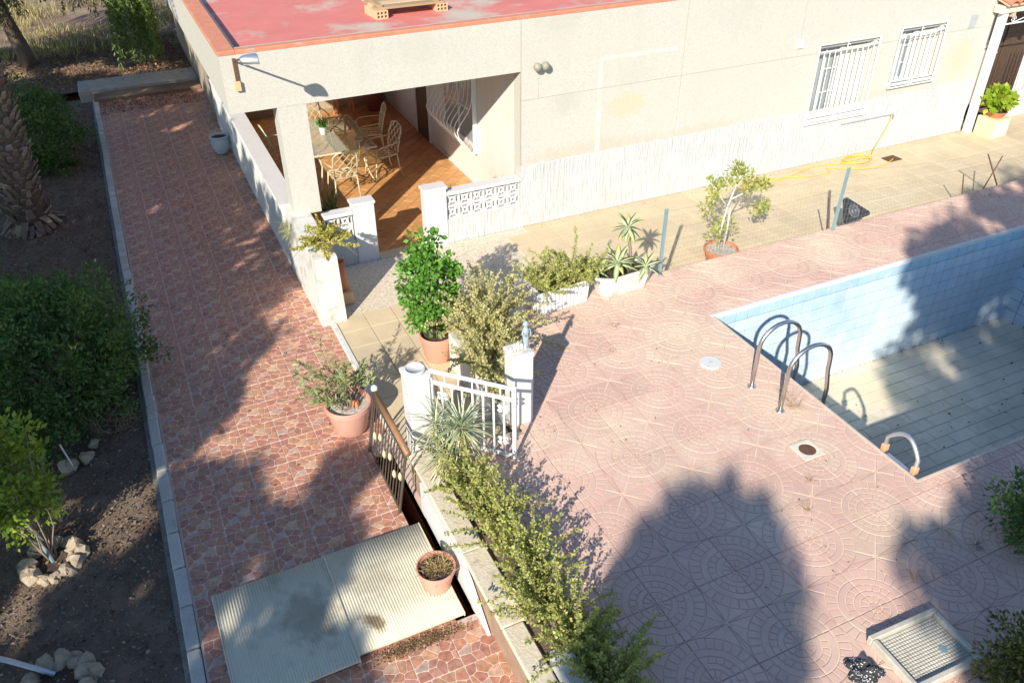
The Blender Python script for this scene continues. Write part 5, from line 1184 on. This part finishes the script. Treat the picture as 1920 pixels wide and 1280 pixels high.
# ------------------------------------------------------------------ garden on the left
DARK = [(.055,.13,.035), (.085,.17,.045), (.115,.20,.05), (.14,.185,.06)]
bush('garden_bush', 'big rounded dark green bush overhanging the kerb', 'bush', (-1.60,9.70,-.52), (-1.60,9.70,.22, 1.02,1.05,.98), 430, 70, .058, DARK, 101, crad=.17, up=.25, stems=40, stem_r=.018, hollow=.55)
bush('garden_bush', 'dark green bush with red flowers between palm trunk and far step', 'bush', (-1.85,18.6,-.5), (-1.80,18.6,.10, .85,1.35,.78), 240, 55, .075, DARK, 102, crad=.2, up=.25, stems=24, stem_r=.018, hollow=.5)
bush('young_bush', 'bright yellow-green young bush growing out of the stone ring', 'bush', (-1.80,7.05,-.50), (-1.90,7.35,.38, .40,.40,.66), 75, 52, .065, [(.20,.30,.03),(.27,.36,.04),(.13,.23,.03),(.34,.38,.06)], 103, crad=.14, up=.2, stems=26, stem_r=.012, hollow=.35)
bush('climbing_plant', 'dark leafy plant at the far left edge beyond the big bush', 'bush', (-2.75,12.4,-.5), (-2.75,12.4,.0, .6,.9,.5), 80, 50, .06, DARK, 104, crad=.18, stems=10)
rs = np.random.RandomState(105); t = thing('dead_twigs', 'bare tan twigs under the near side of the big bush', 'twigs', (-1.05,8.85,-.5)); b = MB()
for k in range(70):
    p = np.array([rs.uniform(-.35,.25), rs.uniform(-.1,.25), .05]); d = np.array([rs.uniform(-.3,1), rs.uniform(-1,.2), rs.uniform(.1,1.0)]); d /= np.linalg.norm(d); l_ = rs.uniform(.2,.5); pts = [p]
    for q in range(4): d = d+rs.normal(size=3)*.25; d /= np.linalg.norm(d); pts.append(pts[-1]+d*l_/4)
    b.tube([tuple(x) for x in pts], [.004,.0035,.003,.002,.001], 3, False)
b.build('twigs', simple('tan_twig', (.30,.22,.13), .9), t)
def rock(seed, r_, n=9, m_=6):
    rs = np.random.RandomState(seed); b = MB(); sx = rs.uniform(.8,1.2,3)
    ph = rs.rand(6)*6.28
    vs_ = []
    for j in range(m_+1):
        th = math.pi*j/m_
        for i in range(n):
            a = 2*math.pi*i/n; k = r_*(1+.16*math.sin(2*a+ph[0]+th)+.12*math.sin(3*th+ph[1]+a)+.09*math.sin(4*a+ph[2])+rs.uniform(-.05,.05))
            vs_.append((k*sx[0]*math.sin(th)*math.cos(a), k*sx[1]*math.sin(th)*math.sin(a), k*sx[2]*.8*math.cos(th)))
    b.add(vs_, [(j*n+i, (j+1)*n+i, (j+1)*n+(i+1)%n, j*n+(i+1)%n) for j in range(m_) for i in range(n)]); return b.mesh('stone', M['stone'], False)
rocks = [rock(200+k, 1.0) for k in range(6)]
def stone_ring(lab, x, y, R_, n, seed, r_=.12):
    rs = np.random.RandomState(seed); t = thing('stone_ring', lab, 'stone ring', (x, y, -.50), 0, 'stone rings in the garden')
    for k in range(n):
        a = 2*math.pi*k/n+rs.uniform(-.12,.12); o = link('stone', rocks[rs.randint(6)], t, (R_*math.cos(a), R_*math.sin(a), -.005+rs.uniform(-.01,.02)), tuple(rs.uniform(0,6.28,3))); s_ = r_*rs.uniform(.8,1.2); o.scale = (s_, s_, s_)
    MB().lathe([(R_*.9,-.02),(R_*.8,.01),(.02,.0)], 18).build('soil', M['soilpot'], t)
stone_ring('ring of pale stones round the bright young bush', -1.80, 7.02, .235, 13, 210, .092)
stone_ring('ring of stones in deep shade with a leaning pole', -1.78, 5.50, .25, 13, 211, .095)
for k, (x, y, s_, lab) in enumerate(((-1.62,8.42,.10,'largest pale stone left of the big bush foot'), (-1.42,8.50,.085,'pale stone right under the bare twigs'), (-1.34,8.70,.07,'small stone furthest under the bare twigs'))):
    t = thing('garden_stone', lab, 'stone', (x, y, -.47)); o = link('stone', rocks[k], t, (0,0,0), (k,1.3*k,.7)); o.scale = (s_,)*3
t = thing('garden_stake', 'thin pale stake stuck beside the stones below the big bush', 'stake', (-1.55,8.35,-.5)); MB().tube([(0,0,0),(-.07,.10,.34)], .011, 6).build('stake', M['alu'], t)
t = thing('garden_pole', 'weathered grey pole leaning out of the shaded stone ring', 'pole', (-1.80,5.62,-.48)); MB().tube([(0,0,0),(-.30,.12,.22),(-.62,.22,.45)], .024, 7).build('pole', M['alu'], t)
t = thing('garden_stake', 'bluish stake tied to the young bush in the stone ring', 'stake', (-1.80,7.02,-.5)); MB().tube([(0,0,0),(-.06,.05,.5)], .017, 6).build('stake', M['bluesteel'], t)
# palm with leaf-base trunk
rs = np.random.RandomState(110); PB = Vector((-2.02,15.35,-.55)); t = thing('palm_tree', 'stout palm trunk clad in old leaf bases at the left edge', 'palm', tuple(PB))
b = MB(); HT = 6.0; ax = lambda z: (.02*z+.05*math.sin(z*.6), .0, z)
b.tube([ax(HT*k/8) for k in range(9)], [.34,.28,.27,.27,.26,.25,.24,.22,.2], 14); b.build('trunk', M['bark'], t, True)
b = MB(); cols = []
for k in range(620):
    z = .02+HT*(k/620)**1.25; a = k*2.39996; c = ax(z); r0 = .26-.01*z+(.08 if z < .35 else 0); l_ = rs.uniform(.12,.2)*(1.6 if z < .3 else 1); w_ = rs.uniform(.05,.075)
    el = rad(rs.uniform(35,70)) if z > .3 else rad(-rs.uniform(20,60)); m_ = Matrix.Translation(c) @ Matrix.Rotation(a, 4, 'Z') @ Matrix.Translation((r0-.02,0,0)) @ Matrix.Rotation(-el, 4, 'Y')
    vs_ = [(0,-w_,0),(0,w_,0),(l_,w_*.55,.0),(l_,-w_*.55,.0),(0,-w_*.8,-.03),(0,w_*.8,-.03),(l_*.95,w_*.5,-.018),(l_*.95,-w_*.5,-.018)]
    b.add([tuple(m_ @ Vector(v)) for v in vs_], [(0,3,2,1),(4,5,6,7),(0,1,5,4),(1,2,6,5),(2,3,7,6),(3,0,4,7)]); cols += [jit((.22,.155,.11) if rs.rand() < .7 else (.30,.24,.19), .3)]*8
me = b.mesh('leaf_bases', M['palmbark']); set_cols(me, cols); o = link('leaf_bases', me, t); tag(o, kind='stuff')
C = []; A = []; L = []
for k in range(26):
    a = k*2.39996; el = rad(70-95*k/26); d = Vector((math.cos(a)*math.cos(el), math.sin(a)*math.cos(el), math.sin(el))); p = Vector(ax(HT)); pts = [p.copy()]
    for q in range(12):
        d = (d+Vector((0,0,-.085))).normalized(); p = p+d*.19; pts.append(p.copy()); sd = d.cross(Vector((0,0,1))).normalized()
        for s_ in (-1,1):
            for e in range(3): C.append(p-d*.063*e); A.append((sd*s_+d*.7+Vector((0,0,-.15))).normalized()); L.append(.42*math.sin(math.pi*(q+1.5)/14.5)+.06)
leaves('crown', t, np.array([tuple(c) for c in C]), np.array([tuple(a) for a in A]), np.array(L), np.full(len(C), .014), palette(len(C), [(.07,.13,.04),(.10,.15,.05)], rs), M['leaf'], rs)
# pepper tree with hanging strands at the back left
rs = np.random.RandomState(120); t = thing('pepper_tree', 'leaning tree with dark trunk and hanging strands behind the hedge', 'tree', (-2.05,25.2,-.45)); b = MB()
b.tube([(0,0,-.1),(-.05,0,.5),(-.22,.05,1.3),(-.4,.1,2.4),(-.3,.0,3.4)], [.26,.19,.17,.16,.13], 10)
ends = [(2.6,-1.7,3.6),(1.4,-1.2,4.0),(-.6,.6,4.2),(-1.6,-.5,3.8),(3.2,-.2,3.8)]
for e in ends: b.tube([(-.4,.1,2.4),tuple(np.array(e)*.5+np.array([-.2,0,1.4])),e], [.10,.07,.03], 7)
b.build('trunk', M['bark'], t, True); C = []; A = []
strands = [(rs.uniform(2.25,3.15), rs.uniform(-2.2,-1.2), 3.7, rs.uniform(.25,1.6)) for _ in range(85)]+[(rs.uniform(-2.2,3.6), rs.uniform(-2,2), rs.uniform(3.5,4.4), rs.uniform(1.8,3.2)) for _ in range(260)]+[(rs.uniform(-.9,.25), rs.uniform(-.9,.1), 3.8, rs.uniform(1.2,1.9)) for _ in range(45)]+[(rs.uniform(1.2,3.4), rs.uniform(-.3,2.0), 3.8, rs.uniform(1.2,2.0)) for _ in range(60)]
for x, y, z1_, z0_ in strands:
    n = int((z1_-z0_)/.035)+3; zz = np.linspace(z1_, z0_, n); sx, sy = rs.uniform(-.1,.1,2)
    for s_ in range(2):
        C.append(np.c_[x+sx*(z1_-zz)+rs.normal(0,.02,n), y+sy*(z1_-zz)+rs.normal(0,.02,n), zz]); A.append(np.c_[rs.normal(0,.7,n), rs.normal(0,.7,n), np.full(n,-.8)])
C = np.concatenate(C); A = nrm(np.concatenate(A)); L = rs.uniform(.06,.13,len(C)); leaves('crown', t, C, A, L, L*.16, palette(len(C), [(.10,.17,.04),(.15,.22,.05),(.08,.13,.04)], rs), M['leaf'], rs)
# dry grass beyond, litter on the soil
rs = np.random.RandomState(130); n = 26000; X = rs.uniform(-9,8,n); Yy = 25.6+rs.rand(n)**1.3*16; keep = (np.sin(X*1.7+Yy*.6)+np.sin(X*.8-Yy*1.3)+rs.normal(0,.8,n)) > .0; X = X[keep]; Yy = Yy[keep]; n = len(X)
C = np.c_[X, Yy, np.full(n,-.32)]; A = nrm(np.c_[rs.normal(0,.35,n), rs.normal(0,.35,n), np.ones(n)]); L = rs.uniform(.12,.42,n)
tag(leaves('dry_grass', None, C, A, L, np.full(n,.012), palette(n, [(.42,.35,.16),(.34,.27,.12),(.30,.30,.11),(.50,.42,.22)], rs), M['drygrass'], rs), kind='stuff')
def litter(name, n, x0, x1, y0, y1, z, seed, cols, l0=.015, l1=.05):
    rs = np.random.RandomState(seed); C = np.c_[rs.uniform(x0,x1,n), rs.uniform(y0,y1,n), z+rs.uniform(0,.03,n)]; A = nrm(np.c_[rs.normal(0,1,n), rs.normal(0,1,n), rs.uniform(-.1,.45,n)]); L = rs.uniform(l0,l1,n)
    tag(leaves(name, None, C, A, L, L*.3, palette(n, cols, rs, .35), M['drygrass'], rs), kind='stuff')
litter('leaf_litter', 26000, -3.2, -.74, 4.2, 21.8, -.51, 131, [(.16,.10,.07),(.26,.18,.12),(.10,.075,.06),(.34,.27,.20)])
litter('field_litter', 9000, -4, 1.7, 22.5, 27, -.30, 132, [(.24,.13,.08),(.34,.24,.13),(.16,.10,.07)], .03, .09)
litter('step_litter', 1800, -.6, 1.6, 20.6, 22.3, WZ-.01, 133, [(.30,.14,.08),(.24,.15,.09)], .02, .06)
litter('walkway_litter', 260, -.55, 1.6, 5.5, 21, WZ-.018, 134, [(.10,.07,.05),(.2,.13,.08)], .015, .04)
litter('pool_litter', 700, PX0+.02, PX1-.02, PY1-.035, PY1-.012, PZ, 136, [(.10,.08,.06),(.16,.12,.08)], .008, .02)
litter('pool_leaves', 80, PX0+.1, PX1-.1, PY0+.2, PY1-.1, PZ+.001, 137, [(.24,.17,.09),(.16,.11,.07)], .02, .06)
litter('path_litter', 260, 5.6, 15.8, 11.25, 11.41, WZ, 138, [(.30,.22,.13),(.2,.14,.09)], .008, .025)
litter('deck_litter', 150, 2.6, 6.2, 3.0, 8.3, .001, 139, [(.34,.24,.15),(.22,.15,.10)], .01, .03)
# gravel of soil: small stones
rs = np.random.RandomState(135); b = MB()
for k in range(1500):
    x, y = rs.uniform(-3,-.78), rs.uniform(4.4,12); r_ = rs.uniform(.005,.016); b.add([(x+r_,y,-.5),(x,y+r_,-.5),(x-r_,y,-.5),(x,y-r_,-.5),(x,y,-.5+r_*.9),(x,y,-.52)], [(0,1,4),(1,2,4),(2,3,4),(3,0,4),(1,0,5),(2,1,5),(3,2,5),(0,3,5)])
tag(b.build('gravel', simple('dusty_gravel', (.22,.19,.16), .95, var=.5, scale=60)), kind='stuff')
# ------------------------------------------------------------------ bushes at the right edge
bush('garden_bush', 'dark green shrub at the right edge beyond the pool corner shade', 'bush', (6.75,2.75,0), (6.80,2.70,.30, .50,.45,.42), 90, 60, .05, DARK, 140, crad=.14, stems=14)
bush('garden_bush', 'leafy shrub in the bottom right corner behind the shower tray', 'bush', (5.42,1.80,0), (5.40,1.82,.28, .46,.32,.40), 80, 55, .045, [(.10,.12,.03),(.16,.17,.045),(.06,.09,.03)], 141, crad=.13, stems=14)
rs = np.random.RandomState(142); t = thing('twiggy_shrub', 'bare twiggy shrub standing just below the picture edge', 'shrub', (2.55,1.05,0)); b = MB(); C = []; A = []
for k in range(9):
    p = np.array([rs.uniform(-.1,.1), rs.uniform(-.1,.1), 0]); d = np.array([rs.uniform(-.4,.4), rs.uniform(-.3,.3), 1.0]); pts = [p]
    for q in range(7): d = d/np.linalg.norm(d)+rs.normal(size=3)*.13; pts.append(pts[-1]+d*.13); C += [pts[-1]]*5; A += [rs.normal(size=3) for _ in range(5)]
    b.tube([tuple(x) for x in pts], [.009,.008,.007,.006,.005,.004,.003,.002], 4, False)
b.build('stem', M['stem'], t); C = np.array(C); A = nrm(np.array(A)); L = rs.uniform(.03,.06,len(C)); leaves('foliage', t, C, A, L, L*.3, palette(len(C), DARK, rs), M['leaf'], rs)
# ------------------------------------------------------------------ trees outside the picture whose shade falls into it
KX, KY = math.cos(rad(SUN_AZ))/math.tan(rad(SUN_EL)), math.sin(rad(SUN_AZ))/math.tan(rad(SUN_EL))
def inpoly(x, y, P):
    c = False; n = len(P)
    for i in range(n):
        (x1, y1), (x2, y2) = P[i], P[(i+1) % n]
        if (y1 > y) != (y2 > y) and x < (x2-x1)*(y-y1)/(y2-y1)+x1: c = not c
    return c
def shade_tree(name, lab, poly, zg, zlo, zhi, cr, density, seed, holes=(), group='tall trees behind the viewer', leaf=.18, per=165, trunk=None, cols=DARK):
    rs = np.random.RandomState(seed); xs = [p[0] for p in poly]; ys = [p[1] for p in poly]; cen = []; rr_ = []
    area = (max(xs)-min(xs))*(max(ys)-min(ys)); n = int(area/(math.pi*cr*cr)*density)
    for _ in range(n):
        x, y = rs.uniform(min(xs), max(xs)), rs.uniform(min(ys), max(ys))
        if not inpoly(x, y, poly) or any((x-hx)**2+((y-hy)*.8)**2 < hr*hr for hx, hy, hr in holes): continue
        z = rs.uniform(zlo, zhi); h = z-zg; p = (x-KX*h, y-KY*h, z)
        if in_view(*p, 260): continue
        cen.append(p); rr_.append(cr*rs.uniform(.6,1.15))
    cen = np.array(cen); base = np.array(trunk if trunk else (cen[:,0].mean(), cen[:,1].mean(), -.6)); t = thing(name, lab, 'tree', tuple(base), 0, group)
    P, D = clump_points(cen-base, rr_, per, rs, .8); A = nrm(D+rs.normal(size=P.shape)*.5+np.array([0,0,-.2])); L = leaf*rs.uniform(.6,1.2,len(P)); leaves('crown', t, P, A, L, L*.4, palette(len(P), cols, rs), M['leaf'], rs)
    b = MB(); c = cen.mean(0)-base; fork = np.array([c[0]*.5, c[1]*.5, (zlo-base[2])*.62]); b.tube([(0,0,-.2), tuple(fork*.5+np.array([.1,0,0])), tuple(fork)], [.26,.2,.16], 9)
    for k in range(0, len(cen), max(1, len(cen)//22)):
        e = cen[k]-base; b.tube([tuple(fork), tuple(fork*.5+e*.5+np.array([0,0,.3])), tuple(e)], [.08,.05,.015], 6)
    b.build('trunk', M['bark'], t, True)
# walkway and garden, far part
shade_tree('shade_tree', 'broad tree left of the picture shading the far walkway', [(-4,14.5),(2.2,13.2),(2.0,16.5),(1.9,23),(-4,24)], WZ, 4.6, 7.0, .42, 3.2, 301, holes=((.9,20.2,.35),(1.2,19.2,.25),(-1.5,20.6,.3)))
shade_tree('shade_tree', 'broad tree left of the picture shading the big bush and walkway middle', [(-4,8.6),(-.5,8.25),(0,8.4),(.4,8.9),(.95,9.4),(1.15,10.9),(1.68,11.9),(2.1,13.4),(-4,14.8)], WZ, 4.6, 6.8, .38, 3.0, 302, holes=((-2.05,12.2,.25),(1.0,10.35,.16)))
shade_tree('shade_tree', 'broad tree left of the picture shading the hatches and near garden', [(-4,3.5),(.5,3.6),(.62,4.6),(.78,5.5),(1.15,5.8),(1.55,6.2),(1.5,7.0),(1.0,7.38),(.3,7.5),(-.52,7.42),(-.6,8.2),(-4,8.6)], WZ, 5.2, 7.2, .30, 1.7, 303, holes=((-1.75,7.1,.42),(-2.0,7.7,.35),(-1.25,7.75,.2),(-2.2,6.4,.34),(-1.05,7.2,.26),(-1.3,6.1,.2),(-1.0,8.1,.2),(.1,7.0,.16),(.75,6.55,.15),(.5,5.45,.13),(-.3,5.55,.14),(0,5.15,.13),(.3,5.6,.10),(.15,4.75,.12),(1.25,6.6,.1),(.2,6.3,.1)))
# dapple on the long side parapet
shade_tree('shade_tree', 'light-crowned tree left of the picture dappling the side parapet', [(1.2,11.3),(1.9,11.6),(2.0,19),(1.2,19)], .2, 4.8, 6.6, .24, 1.5, 304, leaf=.12, per=50)
shade_tree('shade_tree', 'spreading tree left of the picture shading the field edge behind the step', [(-7,22.4),(2.0,22.2),(2.2,26.5),(-1,27.5),(-7,27)], -.3, 5.0, 7.0, .45, 1.9, 307, holes=((-.3,24.4,.6),(-1.3,23.6,.4),(.9,23.4,.4),(-2.6,25.6,.5)))
# pool and right deck
shade_tree('shade_tree', 'tall tree behind the viewer shading the pool', [(7.25,3.85),(7.95,4.65),(8.4,5.3),(9.2,6.25),(10.35,7.4),(10.65,7.95),(11.3,7.75),(11.9,8.05),(12.5,8.15),(13.2,8.5),(15,8.7),(15,3.5)], 0, 7.4, 10.0, .42, 2.6, 305, holes=((9.6,6.2,.17),(10.2,6.1,.14),(9.2,5.6,.12),(8.7,5.55,.10),(9.9,5.5,.13)))
shade_tree('shade_tree', 'tall tree behind the viewer shading the deck at the near pool corner', [(5.05,2.6),(5.45,2.8),(6.0,3.0),(6.5,3.15),(6.9,3.5),(7.2,3.7),(7.9,3.8),(15,3.5),(15,1),(5.5,1.4)], 0, 6.4, 9.0, .38, 3.2, 306)
def cypress(lab, tip, zt, R_, seed):
    rs = np.random.RandomState(seed); bx, by = tip[0]-KX*zt, tip[1]-KY*zt; t = thing('cypress', lab, 'tree', (bx, by, -.6), 0, 'cypresses behind the viewer'); H_ = zt+.6
    cen = []; rr_ = []
    spk = [(R_*.75*math.cos(q*1.9)*rs.uniform(.3,1), R_*.75*math.sin(q*1.9)*rs.uniform(.3,1), H_+rs.uniform(-.25,.22)) for q in range(30)]
    cen += spk; rr_ += [.10]*30
    for k in range(640):
        z = H_*rs.rand()**.7*.985; u = z/H_; dm = .55; q_ = (z-(H_-dm))/dm; prof = R_*(math.sqrt(max(.02, 1-q_*q_)) if q_ > 0 else .86+.14*u); a = rs.uniform(0,6.28); q = prof*rs.uniform(.45,.95); cen.append((q*math.cos(a), q*math.sin(a), z)); rr_.append(.24*rs.uniform(.7,1.3)*(1 if u < .9 else .6))
    P, D = clump_points(np.array(cen), rr_, 42, rs, 1.5); A = nrm(np.c_[D[:,:2]*1.2, np.full(len(D), .5)]+rs.normal(size=D.shape)*.15); L = rs.uniform(.10,.26,len(P)); leaves('crown', t, P, A, L, L*.16, palette(len(P), DARK, rs), M['leaf'], rs)
    MB().tube([(0,0,-.1),(0,0,H_*.5),(0,0,H_*.92)], [.16,.1,.03], 8).build('trunk', M['bark'], t)
cypress('broad columnar cypress behind the viewer casting the rounded deck shadow', (4.10,4.12), 9.4, .84, 401)
cypress('slimmer cypress behind the viewer left of the broad one', (3.05,3.75), 8.4, .5, 402)
